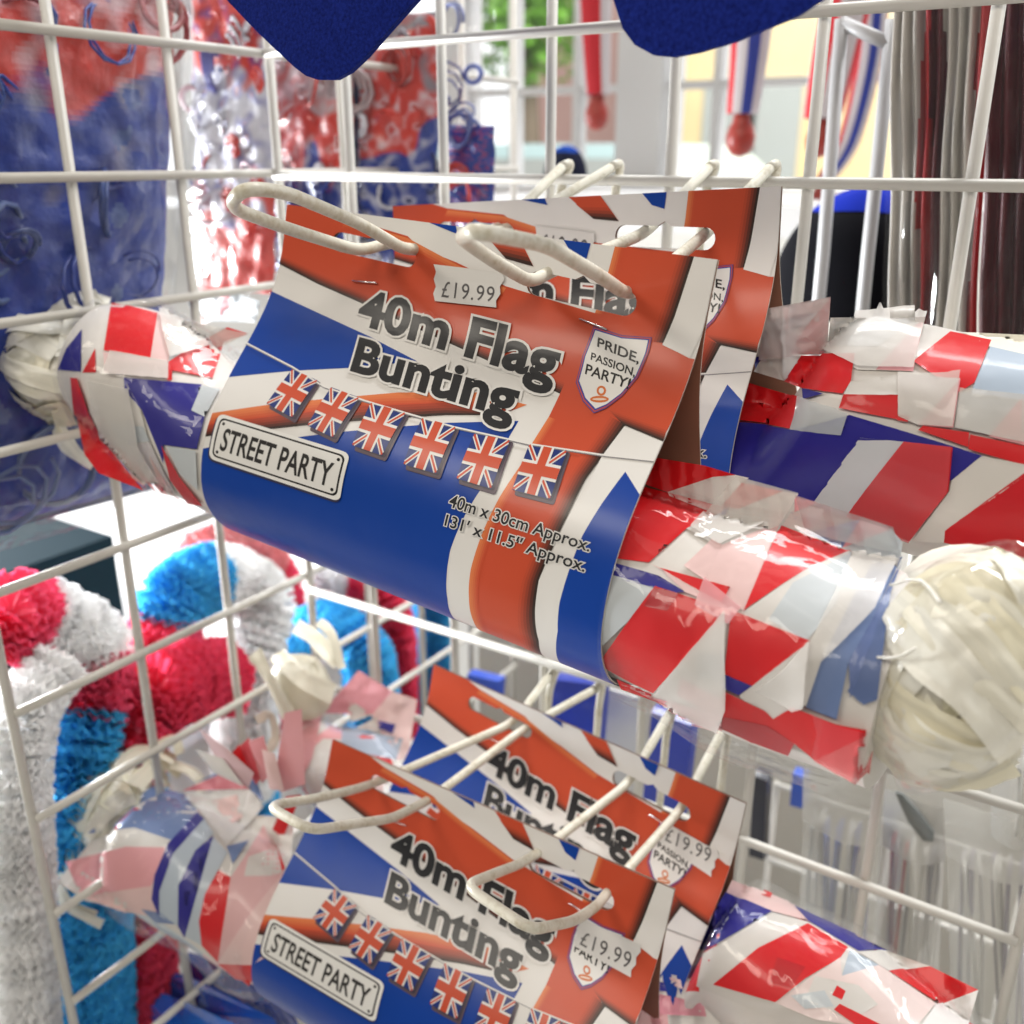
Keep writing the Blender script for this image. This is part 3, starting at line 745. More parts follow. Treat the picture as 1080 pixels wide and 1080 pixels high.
def ribbon(mb, pts, normals, width, col, thick=0.0004):
    """a flat band of tape along pts, its face turned to the normals"""
    n = len(pts); vs = []; K = 8; rj = random.Random(n * 7 + int(pts[0].x * 1e5)); amp = width * .06
    ph = rj.uniform(0, 60)
    for i in range(n):
        t = (pts[min(i + 1, n - 1)] - pts[max(i - 1, 0)]).normalized(); nn = normals[i]; w = t.cross(nn).normalized(); nn = w.cross(t).normalized()
        if nn.dot(normals[i]) < 0: nn = -nn
        ww = width * (1 + .12 * math.sin(i * .4 + ph))
        for k in range(K):
            e = k / (K - 1) - .5; cup = ww * .14 * (.25 - e * e) - ww * .03
            vs.append(pts[i] + w * ww * e + nn * (cup + amp * (noise.noise(Vector((i * .22 + ph, e * 3.2, ph))) * 1.7 + noise.noise(Vector((i * .7 + ph, e * 6, 3 + ph))) * .7)))
    fs = []; cs = []
    for i in range(n - 1):
        for k in range(K - 1): fs.append((i * K + k, i * K + k + 1, (i + 1) * K + k + 1, (i + 1) * K + k)); cs.append(tuple(x * (.91 if k == 1 else 1.0) for x in col))
    mb.add(vs, fs, cs)
class Blob:
    """the rough ellipsoid a tape bundle is wound on (local space of its pack)"""
    def __init__(s, M, c, r, rot=(0, 0, 0)):
        s.M = M; s.Mi = M.inverted(); s.c = Vector(c); s.r = r; s.R = Euler(rot).to_matrix()
        s.core = MB(); P = []
        for i in range(17):
            th = math.pi * i / 16; P.append([s.pt(th, 2 * math.pi * j / 24) for j in range(24)])
        s.P = P; vs = [Vector(p) for r_ in P for p in r_]; fs = []
        for i in range(16):
            for j in range(24): fs.append((i * 24 + j, i * 24 + (j + 1) % 24, (i + 1) * 24 + (j + 1) % 24, (i + 1) * 24 + j))
        s.bvh = BVHTree.FromPolygons(vs, fs)
    def pt(s, th, ph, g=1.0):
        k = 1 + .05 * math.sin(3 * ph + 2 * th) + .04 * math.sin(5 * th + ph)
        return s.c + s.R @ Vector((s.r[0] * math.sin(th) * math.cos(ph) * k * g, s.r[1] * math.sin(th) * math.sin(ph) * k * g, s.r[2] * math.cos(th) * k * g))
    def hit(s, x, y, off):
        o = s.Mi @ EYE; d = (s.Mi.to_3x3() @ ray(x, y)).normalized(); h = s.bvh.ray_cast(o, d)
        if h[0] is not None:
            n = h[1] if h[1].dot(d) < 0 else -h[1]; return h[0] + n * off, n
        t = (s.c - o).dot(d); p = o + d * t; n = (p - s.c).normalized(); return p, (n - d * .6).normalized()
    def tape(s, mb, px, width, col, off=0.002):
        q = [s.hit(x, y, off) for x, y in px]
        pts = smooth_path([a for a, b in q], 6); nor = smooth_path([b for a, b in q], 6)
        ribbon(mb, pts, [v.normalized() for v in nor], width, col)
    def winding(s, mb, n, width, rr):
        for k in range(n):
            ax = Vector((rr.gauss(0, 1), rr.gauss(0, 1), rr.gauss(0, .6))).normalized(); a = ax.orthogonal().normalized(); b = ax.cross(a)
            sh = rr.uniform(-.55, .55); a0 = rr.uniform(0, 6.28); L = rr.uniform(2.4, 5.0); pts = []; nor = []
            for i in range(28):
                w = a0 + L * i / 27; d = (a * math.cos(w) + b * math.sin(w)) * math.sqrt(1 - sh * sh) + ax * (sh + .12 * math.sin(3 * w + k)); d.normalize()
                g = .97 + .10 * k / n + .035 * math.sin(4 * w + k)
                p = s.R @ Vector((d.x * s.r[0] * g, d.y * s.r[1] * g, d.z * s.r[2] * g)); pts.append(s.c + p); nor.append((s.R @ Vector((d.x / s.r[0], d.y / s.r[1], d.z / s.r[2]))).normalized())
            t = rr.uniform(.9, 1.08); ribbon(mb, pts, nor, width * rr.uniform(.7, 1.1), (FT[0] * t, FT[1] * t, FT[2] * t * rr.uniform(.9, 1.08)))

def wrap(root, roll, u0, u1, add, name='plastic_wrap', amp=.0016):
    mb = MB(); mb.grid(roll.surface(1.0, 50, 60, amp, add, u0, u1), closed=True); return mb.build(name, WRAP, root)

def pack(key, label):
    root = empty('bunting_pack'); root.matrix_world = pose_matrix(key)
    tag(root, label, 'flag bunting', 'packs of flag bunting hanging on the hooks'); return root

# --- upper front pack
root = pack('UF', 'largest bunting pack, upper row at the front, cream tape bunched at its right end')
card = add_card(root); sticker(card, 'UF', ((458, 318), (525, 325), (535, 288), (459, 279)), ((467, 314), (522, 319), (524, 302), (469, 296)))
RI = RR - 0.0024
rl = Roll('UF', -0.252, 0.219, lambda u: 0.0 - .004 * ease(.11, .2, u), lambda u: .027 * ease(-.12, -.25, u) - .001 * ease(.1, .2, u), lambda u: RI * (1 + .10 * ease(-.12, -.2, u) - .10 * ease(-.215, -.252, u) + .04 * ease(.121, .165, u)), lambda u: RI * (1 + .15 * ease(-.12, -.2, u) - .16 * ease(-.215, -.252, u) + .04 * ease(.121, .165, u)), 1)
mb = MB(); mb.grid(rl.P, closed=True); mb.add([p for p in rl.P[0]] + [rl.P[0][0]], [tuple(range(72))]); mb.add(rl.P[-1], [tuple(range(72))]); mb.build('flag_roll', WHITEFLAG, root)
items = [
 ([(688,482),(743,491),(776,501),(752,503),(704,519),(681,511),(672,490)], FR),
 ([(672,508),(682,514),(702,519),(768,536),(724,559),(685,594),(640,588),(655,540)], FR),
 ([(704,519),(752,503),(776,501),(790,504),(782,509),(761,534),(768,536)], FW),
 ([(704,519),(768,536),(755,542),(706,523)], FQ),
 ([(782,509),(826,518),(778,537),(761,534)], FR),
 ([(826,518),(842,521),(822,554),(760,580),(724,559),(778,537)], FW),
 ([(842,530),(870,538),(852,562),(825,554)], FW),
 ([(838,524),(862,530),(838,540)], FP),
 ([(822,553),(786,646),(745,614),(762,577)], FQ),
 ([(745,614),(762,577),(752,570),(722,598)], FQ),
 ([(852,562),(907,548),(888,578)], FS[:2] + (.45,)),
 ([(852,562),(907,548),(888,578)], (.35,.45,.58)),
 ([(907,549),(940,558),(893,579),(888,577)], FP),
 ([(900,583),(888,578),(940,558),(952,572),(950,588),(923,592)], FG),
 ([(900,583),(923,591),(899,634),(866,698),(854,742),(840,742),(856,679),(785,647),(827,618),(854,601)], FW),
 ([(837,617),(897,586),(882,640),(852,677),(812,655)], FG),
 ([(824,554),(900,583),(854,601),(827,618),(786,645)], FR),
 ([(952,587),(942,609),(921,654),(896,698),(884,757),(852,744),(866,698),(899,634),(918,600)], FS),
 ([(948,600),(952,590),(930,655),(915,690),(898,735),(896,698),(921,654)], (.12,.17,.36)),
 ([(940,618),(926,737),(912,742),(895,728),(915,690)], (.11,.16,.33)),
 ([(640,592),(660,598),(696,609),(724,626),(713,627),(656,612),(636,600)], FN),
 ([(636,604),(656,612),(713,627),(693,622),(665,655),(636,680)], FG),
 ([(697,601),(772,622),(763,637),(724,626)], FR),
 ([(686,596),(697,601),(724,626),(770,645),(763,638)], FQ),
 ([(693,620),(770,645),(727,690),(693,727),(662,712),(640,700),(638,690)], FR),
 ([(693,620),(718,628),(706,645),(682,640)], FD),
 ([(770,645),(766,708),(763,748),(690,729),(727,690)], FW),
 ([(740,687),(767,690),(765,715),(739,712)], FG),
 ([(722,712),(767,735),(800,760),(760,752),(718,728)], FP),
 ([(774,645),(856,677),(827,707),(799,722),(767,708)], FR),
 ([(767,708),(797,720),(783,729),(765,722)], FN),
 ([(797,720),(856,678),(854,740),(842,744),(812,757),(783,730)], FW),
 ([(765,724),(810,745),(812,758),(842,775),(838,778),(766,750)], FR),
 ([(650,716),(715,745),(713,748),(735,752),(716,748),(655,727)], FR),
 ([(655,722),(690,729),(763,748),(766,764),(716,750)], FP),
 ([(766,750),(812,760),(842,778),(835,790),(795,776),(764,762)], (.45,.03,.04)),
 ([(840,742),(885,760),(925,768),(866,797),(842,778),(812,757)], FR),
 ([(925,768),(917,817),(862,796)], (.70,.52,.50)),
 '|',
 ([(118,319),(166,331),(159,378),(110,370)], FR),
 ([(166,331),(182,335),(178,383),(159,378)], FQ),
 ([(87,348),(86,392),(62,390),(71,368)], FN),
 ([(101,368),(102,393),(88,393)], FR),
 ([(240,345),(262,352),(236,361),(224,400),(182,392),(182,402),(177,402),(178,383),(213,359)], FR),
 ([(225,348),(240,345),(213,359),(178,383),(182,360)], FG),
 ([(110,372),(177,384),(177,400),(112,394)], FQ),
 ([(96,400),(132,400),(150,432),(160,470),(176,500),(150,512),(116,474),(96,434)], FW),
 ([(132,399),(213,407),(203,434),(217,441),(209,474),(174,469),(174,488),(151,432),(133,412)], FN),
 ([(213,408),(232,412),(217,441),(203,434)], FG),
 ([(118,446),(153,450),(160,465),(129,468)], FG),
 ([(129,470),(160,466),(176,500),(190,525),(170,520)], (.66,.62,.62)),
 ([(116,455),(128,480),(150,512),(140,505)], FQ),
 ([(142,478),(156,505),(165,520),(150,505)], FP),
 ([(160,480),(182,515),(190,528),(172,515)], FQ),
 ([(77,398),(84,399),(96,434),(116,474),(151,517),(104,499),(89,479),(80,434)], FR),
 ([(173,469),(191,501),(216,532),(200,529),(182,505)], (.55,.02,.03)),
 ([(178,470),(209,476),(211,516),(193,500)], FG),
]
flags(root, rl, items)
loose(root, rl, [([(776,502),(842,520),(822,554),(760,579),(728,560)], FW, (1, -.2), .003), ([(900,583),(950,589),(922,650),(868,698),(854,740),(840,742),(857,677),(880,630)], FW, (1, .1), .0035), ([(768,646),(772,740),(763,762),(716,749),(692,730),(726,690)], FW, (1, .3), .003),
    ([(745,612),(786,645),(772,660),(735,640)], FP, (1, .3), .002), ([(856,678),(854,740),(842,744),(800,726),(828,706)], FW, (1, .2), .003), ([(840,742),(885,760),(925,768),(917,816),(866,796),(842,778)], (.66, .05, .06), (1, .4), .004), ([(838,522),(942,556),(950,584),(905,575),(850,562)], FG, (.3, -1), .003), ([(655,722),(715,744),(766,764),(716,752)], FP, (.2, 1), .002)])
loose(root, rl, [([(118,372),(178,384),(180,404),(112,396)], FW, (-.2, 1), .002), ([(96,402),(140,412),(152,470),(176,505),(140,500),(112,470)], FW, (1, .6), .0025), ([(166,332),(262,352),(238,364),(180,380)], FW, (.3, -1), .003)])
wrap(root, rl, .119, .206, .0085, amp=.0012); wrap(root, rl, -.246, -.119, .0065, amp=.0012)
Mx = pose_matrix('UF')
# right bundle of tape
bc = Mx.inverted() @ onY(1010, 704, (Mx @ Vector((.231, -.004, -.006))).y)
bb = Blob(Mx, bc, (.0245, .032, .0385), (0, .15, 0)); rr = random.Random(11)
mb = MB(); mb.grid([[bc + (p - bc) * .93 for p in r_] for r_ in bb.P], (.62, .50, .26), closed=True); bb.winding(mb, 26, .0145, rr)  # yellower core: shade in the recesses between ribbons is put into its colour
T1 = FT; T2 = (.85,.80,.62); T3 = (.90,.88,.79); T4 = (.80, .72, .48)
for k in range(5):
    bb.tape(mb, [(936 - 2 * k, 655 + 24 * k), (958 + 2 * k, 612 + 22 * k), (1005 + 4 * k, 586 + 20 * k), (1050, 604 + 22 * k), (1078, 650 + 22 * k)], .0175 - .0006 * k, (T3, T1, T2, T1, T3)[k], .0035 + .0006 * k)
for k in range(5):
    bb.tape(mb, [(928, 700 + 20 * k), (950, 735 + 17 * k), (990, 768 + 13 * k), (1035, 784 + 9 * k), (1068, 772 + 8 * k)], .0155, (T2, T1, T3, T1, T2)[k], .0045 + .0004 * k)
for px_, w_, c_, of in [([(962,652),(990,690),(1022,730),(1056,768)], .0165, T3, .0085), ([(985,640),(1012,672),(1042,712),(1070,745)], .0155, T1, .0080), ([(1005,622),(1032,655),(1058,690),(1076,722)], .0145, T2, .0070),
                    ([(938,690),(950,665),(972,652),(990,662)], .010, T2, .0065), ([(1020,742),(1036,752),(1050,748)], .008, T4, .0052), ([(934,792),(962,812),(992,822),(1015,815)], .012, T3, .0035), ([(1036,590),(1062,612),(1085,650)], .013, T1, .005), ([(1050,780),(1078,752),(1090,700)], .013, T2, .003), ([(930,760),(955,800),(985,826)], .010, T1, .0045)]:
    bb.tape(mb, px_, w_, c_, of)
mb.build('tape_bundle', TAPE, root)
mb = MB()
for px_ in ([(930,700),(960,695),(982,685)], [(968,635),(990,632),(1003,648)]):
    q = [bb.hit(x, y, .0105)[0] for x, y in px_]; mb.tube(smooth_path(q, 6), .0005, 6)
mb.build('elastic_cord', plain('clear_cord', (.7, .68, .62), .3), root)
wb = Blob(Mx, bc, (.031, .040, .0440), (0, .15, 0)); mb = MB(); mb.grid(wb.P, closed=True); mb.build('plastic_wrap', WRAP, root)
# left bundle of tape
bc = Mx.inverted() @ onY(60, 386, (Mx @ Vector((-.243, -.010, .024))).y); bb = Blob(Mx, bc, (.034, .030, .028), (0, .3, 0))
mb = MB(); mb.grid(bb.P, FT, closed=True); bb.winding(mb, 14, .013, rr)
for px_, w_, c_, of in [([(95,318),(80,345),(75,380)], .016, T3, .004), ([(105,312),(70,335),(30,350),(5,368)], .013, T1, .003), ([(5,365),(25,355),(60,375)], .013, T3, .004), ([(2,375),(25,398),(55,415),(75,430)], .014, T1, .003), ([(35,345),(45,375),(40,400)], .012, T2, .003), ([(40,440),(60,425),(70,450)], .012, T2, .003), ([(60,450),(75,475),(98,492)], .011, T3, .001), ([(0,352),(22,346),(50,352),(80,340)], .012, T3, .006), ([(-4,372),(16,388),(40,398),(66,404)], .011, T1, .007), ([(28,334),(55,326),(90,312),(116,318)], .012, T1, .005), ([(70,330),(90,345),(84,380)], .011, T3, .007), ([(36,412),(50,436),(62,460)], .009, T2, .004)]:
    bb.tape(mb, px_, w_, c_, of)
mb.build('tape_bundle', TAPE, root)

# --- upper rear pack
root = pack('UR', 'upper rear bunting pack, half hidden, big loose navy and red flags at its right')
card = add_card(root); sticker(card, 'UR', ((560, 275), (622, 283), (630, 246), (566, 238)), ((568, 268), (618, 274), (622, 252), (573, 245)))
rl = Roll('UR', -0.262, 0.26, lambda u: .004 * ease(.1, .2, u), lambda u: .030 * ease(.121, .16, u) + .012 * ease(-.12, -.25, u) - .012 * ease(.16, .26, u), lambda u: RI * (1 + .25 * ease(.121, .16, u) - .2 * ease(-.18, -.262, u)), lambda u: RI * (1 + .30 * ease(.121, .15, u) - .2 * ease(-.18, -.262, u)), 2)
mb = MB(); mb.grid(rl.P, closed=True); mb.add(rl.P[0], [tuple(range(72))]); mb.add(rl.P[-1], [tuple(range(72))]); mb.build('flag_roll', WHITEFLAG, root)
items = [
 ([(798,330),(876,314),(872,374),(834,374),(795,380)], (.70,.64,.62)), ([(804,338),(863,329),(842,352),(800,357)], FG), ([(876,314),(872,374),(834,374),(842,356)], FP),
 ([(876,335),(976,334),(962,393),(905,391),(872,374)], FW), ([(877,337),(966,336),(927,367),(874,366)], FG), ([(975,334),(963,393),(924,391)], FP),
 ([(975,344),(1004,350),(963,383)], FW), ([(1010,350),(1080,353),(1090,380),(1044,368)], FT), ([(1002,352),(1045,361),(1028,405),(1012,415),(963,383)], FR), ([(1044,368),(1090,379),(1090,426),(1024,416)], (.42,.50,.60)),
 ([(794,377),(805,375),(797,389)], FN), ([(805,375),(846,375),(828,402),(795,392)], FW), ([(845,375),(902,375),(898,404),(890,416),(849,411),(827,402)], FR), ([(849,411),(870,416),(850,422)], FN),
 ([(898,404),(950,397),(950,418),(891,417)], FW), ([(891,417),(948,418),(947,443),(911,436),(886,431)], FR), ([(947,396),(1013,402),(1006,452),(969,449),(948,440)], (.74,.68,.66)), ([(1013,402),(1006,452),(969,449)], FP),
 ([(1013,415),(1080,424),(1080,466),(1008,452)], FG), ([(1076,424),(1095,428),(1090,472),(1044,461)], FP), ([(947,438),(960,440),(958,446),(947,444)], FR),
 ([(974,450),(1023,457),(1022,472),(969,454)], FR), ([(1024,459),(1085,472),(1085,492),(1022,474)], FR),
 ([(775,400),(790,404),(849,421),(838,453),(775,446)], FR), 
 ([(770,448),(838,454),(890,457),(898,438),(1002,470),(1038,481),(1005,506),(1006,471),(955,466),(908,461),(856,529),(824,517),(770,502)], FN),
 ([(909,461),(954,466),(894,541),(858,529)], (.58,.59,.62)), ([(954,466),(1006,472),(1002,517),(962,566),(894,541)], (.56,.02,.03)), ([(1002,517),(962,566),(940,558),(985,530)], FR),
 ([(1037,481),(1090,492),(1085,500),(999,556),(998,568),(965,566),(1003,517),(1005,506)], FW), ([(1085,497),(999,556),(998,568),(1049,581),(1063,600),(1090,590)], (.58,.012,.02)),
 ([(1063,600),(1085,580),(1090,650),(1075,650)], FQ),
 '|',
 ([(198,318),(240,306),(275,318),(270,340),(205,338)], FG), ([(200,325),(222,338),(210,345)], FQ), ([(225,322),(240,306),(245,320),(232,334)], (.6,.12,.14)),
]
flags(root, rl, items)
loose(root, rl, [([(806,326),(876,313),(872,372),(800,380)], (.70, .62, .60), (.2, -1), .006), ([(877,336),(976,334),(963,392),(905,390),(872,372)], FW, (.3, -1), .006), ([(947,397),(1013,402),(1006,452),(968,449),(948,440)], FW, (1, -.5), .004), ([(1013,415),(1085,426),(1085,468),(1008,452)], FW, (.3, -1), .004), ([(849,421),(898,437),(890,458),(838,454)], FG, (.5, -1), .002), ([(955,466),(1006,472),(1002,517),(962,566),(895,541)], (.62, .06, .07), (1, -.3), .003)])
wrap(root, rl, -.266, -.119, .004)

# --- lower front pack
root = pack('LF', 'lower front bunting pack cut by the photo bottom, navy striped bag at its left end')
card = add_card(root); sticker(card, 'LF', ((605, 997), (666, 1031), (679, 997), (611, 967)), ((612, 996), (664, 1022), (668, 1004), (616, 981)))
rl = Roll('LF', -0.255, 0.25, lambda u: -.012 * ease(-.15, -.255, u), lambda u: .008 * ease(-.13, -.255, u) + .006 * ease(.1, .25, u), lambda u: RI * (1 + .05 * ease(-.12, -.18, u) - .12 * ease(-.19, -.255, u)), lambda u: RI * (1 + .12 * ease(-.12, -.18, u) - .1 * ease(-.19, -.255, u)), 3)
mb = MB(); mb.grid(rl.P, closed=True); mb.add(rl.P[0], [tuple(range(72))]); mb.add(rl.P[-1], [tuple(range(72))]); mb.build('flag_roll', base_flag_material(3), root)
items = [
 ([(60,930),(95,888),(161,856),(205,856),(310,862),(300,1030),(230,1015),(196,990),(160,965),(90,950)], FW),
 ([(92,879),(161,829),(194,837),(208,857),(183,887),(142,873)], FS), ([(69,909),(133,893),(175,894),(161,934),(119,940),(86,946)], FP), ([(86,946),(119,940),(161,934),(169,966),(130,962)], FQ), ([(150,958),(170,962),(186,974),(165,972)], FS),
 ([(215,865),(225,880),(206,898),(189,934),(189,976),(169,965),(169,940),(183,901)], (.48,.55,.62)), ([(206,909),(225,884),(240,900),(217,943),(211,971),(214,996),(196,987),(194,940)], (.50,.56,.62)),
 ([(208,858),(215,865),(183,901),(169,940),(169,966),(161,948),(164,923),(178,890)], FN), ([(225,882),(206,909),(194,940),(196,988),(189,976),(189,934),(206,898)], FN),
 ([(231,918),(244,926),(239,962),(231,1014),(214,996),(211,971),(217,943)], FR), ([(244,926),(258,905),(278,870),(300,921),(267,965),(231,1014),(239,962)], (.74,.45,.45)), ([(262,905),(290,895),(300,921),(285,925),(258,925)], FW),
 ([(239,894),(262,888),(246,912)], FS), ([(194,836),(264,832),(278,851),(239,894)], (.70,.68,.66)), ([(222,845),(250,838),(256,862),(244,870)], FQ), ([(192,834),(244,811),(264,832)], (.62,.20,.24)), ([(200,828),(244,808),(270,820),(278,845),(262,832),(244,812)], FS),
 ([(282,873),(300,918),(297,922),(292,900)], FR), ([(231,1014),(268,1016),(270,1030),(262,1040)], FR), ([(267,962),(300,921),(300,1000),(268,1016),(231,1014)], FQ),
 '|',
 ([(683,1052),(700,1026),(790,1046),(870,1075),(900,1100),(660,1100)], FW), ([(684,1034),(706,1037),(708,1046),(682,1044)], FN), ([(684,1046),(742,1058),(745,1072),(700,1070),(676,1064)], (.74,.30,.36)), ([(676,1064),(704,1070),(706,1090),(670,1090)], FP),
 ([(704,1030),(760,1044),(740,1052),(712,1040)], FQ), ([(768,1062),(800,1064),(845,1082),(800,1090),(775,1080)], FR), ([(762,1044),(830,1066),(850,1080),(800,1062)], FQ),
]
flags(root, rl, items)
wrap(root, rl, -.258, -.119, .008, amp=.0028)
Mx = pose_matrix('LF'); bc = Mx.inverted() @ onY(122, 858, (Mx @ Vector((-.240, -.004, .03))).y); bb = Blob(Mx, bc, (.036, .028, .033), (0, .4, 0))
mb = MB(); mb.grid(bb.P, (.72,.68,.56), closed=True); bb.winding(mb, 12, .013, rr)
for px_, w_, c_, of in [([(75,900),(85,865),(105,825),(135,800)], .018, (.74,.70,.58), .003), ([(110,860),(125,820),(150,790),(185,800)], .014, (.70,.65,.52), .004), ([(140,835),(170,805),(205,815),(215,835)], .015, (.72,.68,.55), .006), ([(150,820),(165,790),(185,780),(190,795)], .012, (.70,.65,.5), .004), ([(58,935),(75,955),(100,968)], .014, (.74,.7,.6), .002), ([(95,880),(120,850),(140,840)], .012, (.78,.74,.64), .004), ([(68,925),(72,880),(92,838),(118,806)], .016, (.78,.74,.62), .005), ([(112,812),(140,796),(168,800),(190,818)], .013, (.74,.69,.55), .007), ([(128,838),(150,815),(170,812),(176,830)], .010, (.72,.66,.5), .010), ([(60,940),(78,962),(108,975)], .013, (.78,.75,.66), .004)]:
    bb.tape(mb, px_, w_, c_, of)
mb.build('tape_bundle', TAPE, root)
# crumpled spikes of film and pleats between the bundle and the card
def spikes(root, key, specs, name, m=FLAG):
    Mi = pose_matrix(key).inverted(); mb = MB()
    for pts, col, Y in specs:
        P0 = [Mi @ onY(x, y, Y + k * .0) for k, (x, y) in enumerate(pts)]; n = len(P0); c = sum(P0, Vector()) / n; d = Mi.to_3x3() @ (EYE - (pose_matrix(key) @ c)).normalized()
        c2 = c + d * .006; mb.add(P0 + [c2], [(i, (i + 1) % n, n) for i in range(n)], col)
    return mb.build(name, m, root)
spikes(root, 'LF', [([(210,768),(240,790),(268,815),(262,832),(228,800)], (.70,.50,.52), .365), ([(206,790),(235,800),(258,830),(225,815)], FW, .362), ([(250,790),(262,778),(282,812),(270,828)], (.68,.10,.12), .372), ([(262,782),(278,776),(288,815),(276,826)], (.74,.30,.32), .370), ([(240,800),(252,785),(266,820),(258,830)], FR, .368), ([(276,790),(290,795),(300,835),(284,832)], FQ, .366), ([(300,752),(318,748),(322,827),(296,836),(290,820)], FP, .375), ([(285,880),(302,840),(318,838),(300,880)], FR, .38)], 'flag_pleats')

# --- lower rear pack
root = pack('LR', 'lower rear bunting pack, its red and white flag end sticking out at lower right')
card = add_card(root); sticker(card, 'LR', ((695, 887), (751, 925), (760, 899), (700, 865)), ((702, 886), (749, 910), (752, 894), (705, 872)))
rl = Roll('LR', -0.225, 0.252, lambda u: -.005 * ease(.1, .2, u), lambda u: .046 * ease(.113, .129, u) - .006 * ease(.18, .25, u) + .022 * ease(-.1, -.17, u), lambda u: RI * (1 + .05 * ease(.121, .16, u) - .3 * ease(-.15, -.225, u)), lambda u: RI * (1 + .12 * ease(.121, .16, u) - .3 * ease(.2, .252, u) - .3 * ease(-.15, -.225, u)), 4)
mb = MB(); mb.grid(rl.P, closed=True); mb.add(rl.P[0], [tuple(range(72))]); mb.add(rl.P[-1], [tuple(range(72))]); mb.build('flag_roll', base_flag_material(1), root)
items = [
 ([(742,1006),(814,963),(852,973),(936,1003),(1032,1044),(1018,1090),(880,1100),(735,1040)], FW),
 ([(772,928),(837,954),(852,972),(814,962),(766,941)], FQ), ([(806,938),(815,942),(812,948),(803,945)], FR), ([(765,941),(814,962),(742,1004),(730,1000)], FN), ([(837,956),(936,1002),(905,1004),(852,972)], FN),
 ([(852,975),(894,1000),(886,1011),(850,1032),(818,1057),(753,1038),(800,1000)], FR), ([(820,1010),(850,1020),(835,1042),(812,1036)], (.52,.01,.015)), ([(896,1002),(926,1019),(888,1030)], (.42,.48,.55)),
 ([(936,1003),(981,1019),(936,1025),(905,1006)], FW), ([(981,1019),(1032,1044),(991,1061),(936,1025)], FR), ([(886,1011),(888,1030),(926,1019),(985,1060),(960,1090),(860,1075),(818,1057)], (.76,.62,.59)), ([(860,1030),(905,1040),(925,1060),(900,1075),(850,1055)], FW), ([(835,1050),(870,1045),(880,1062),(850,1064)], FG),
 ([(883,1040),(892,1046),(888,1055),(878,1050)], FR), ([(886,1059),(930,1082),(915,1090),(880,1065)], FR), ([(985,1062),(1032,1044),(1020,1085),(965,1090)], (.78,.76,.74)),
 '|',
 ([(414,729),(440,738),(430,800),(417,802),(425,779),(392,754)], FQ), ([(339,752),(378,707),(414,729),(392,754)], (.70,.30,.34)), ([(365,735),(392,754),(370,762)], FW), ([(361,766),(425,779),(417,802),(360,790)], (.38,.44,.54)), ([(399,760),(417,764),(414,774),(400,769)], FN), ([(312,750),(340,752),(330,800),(320,820)], FP), ([(375,768),(398,756),(399,772)], FW),
]
flags(root, rl, items); wrap(root, rl, -.228, -.119, .006, amp=.0026); wrap(root, rl, .119, .254, .006, amp=.001)
Mx = pose_matrix('LR'); bc = Mx.inverted() @ onY(318, 725, (Mx @ Vector((-.215, 0, .028))).y); bb = Blob(Mx, bc, (.028, .022, .024), (0, .4, 0))
mb = MB(); mb.grid(bb.P, (.68,.64,.52), closed=True)
for px_, w_, c_, of in [([(268,688),(290,715),(308,750)], .0125, (.70,.66,.54), .006), ([(292,690),(318,715),(345,732)], .014, (.74,.70,.58), .006), ([(312,660),(335,675),(358,700)], .020, (.70,.66,.55), .010), ([(336,655),(350,670),(362,705)], .013, (.66,.62,.5), .006), ([(270,760),(285,755),(290,780),(275,800)], .008, (.72,.62,.52), .002)]:
    bb.tape(mb, px_, w_, c_, of)
mb.build('tape_bundle', TAPE, root)

# ------------------------------------------------------------------ hooks
YP = 0.512
def hook(XL, XR, pxL, pxR, ztop, label, kf, kr, k):
    """double wire hook: two arms, a raised nose and a back plate hung over a rail"""
    root = tag(empty('display_hook', W3((XL + XR) / 2, YP, ztop)), label, 'hook', 'cream double wire display hooks')
    sl, sr = [pose_matrix(kf) @ Vector(card_point(*card_uv(*p[0], kf), 0)) for p in (pxL, pxR)]
    A = [onX(x, y, sl.x) for x, y in pxL[1:]]; B = [onX(x, y, sr.x) for x, y in pxR[1:]]      # from the slot outwards
    def through(key, X, k):                                                            # the arm passes through the card's slot
        M = pose_matrix(key); (ua, ub) = SLOT_ENDS[k]; pa, pb = M @ Vector(card_point(*ua, 0)), M @ Vector(card_point(*ub, 0))
        return pa.lerp(pb, min(.97, max(.03, (X - pa.x) / (pb.x - pa.x)))) + Vector((0, 0, .0012))
    A = [through(kr, XL, k), sl + Vector((0, .003, 0))] + A; B = [through(kr, XR, k), sr + Vector((0, .003, 0))] + B
    bl_, br_ = W3(XL, YP, ztop), W3(XR, YP, ztop)
    mb = MB(); pts = [bl_] + A + B[::-1] + [br_]
    mb.tube(round_path(pts, .011, 6), .0027, 12)
    o = mb.build('arm', HOOK, root); o.matrix_parent_inverse = Matrix.Translation(-root.location)
    mb = MB(); d = -.085; yb = YP - .004
    loop = [W3(XL, YP, ztop + .0005), W3(XL, yb + .016, ztop + .003), W3(XL - .002, yb + .006, ztop - .012), W3(XL - .002, yb, ztop + d), W3(XR + .002, yb, ztop + d), W3(XR + .002, yb + .006, ztop - .012), W3(XR, yb + .016, ztop + .003), W3(XR, YP, ztop + .0005)]
    mb.tube(round_path(loop, .012, 6), .0026, 12)
    o = mb.build('back_plate', HOOK, root); o.matrix_parent_inverse = Matrix.Translation(-root.location)
hook(-.298, -.266, [(405, 257), (379, 265), (300, 240), (241, 218)], [(437, 264), (424, 262), (380, 236), (300, 202), (256, 198)], -.006, 'left upper cream wire hook, its worn nose past the front card top left corner', 'UF', 'UR', 0)
hook(-.209, -.176, [(577, 287), (560, 298), (520, 275), (486, 251)], [(660, 314), (636, 293), (576, 258), (500, 243)], -.006, 'right upper cream wire hook lying across the top edge of the front card', 'UF', 'UR', 1)
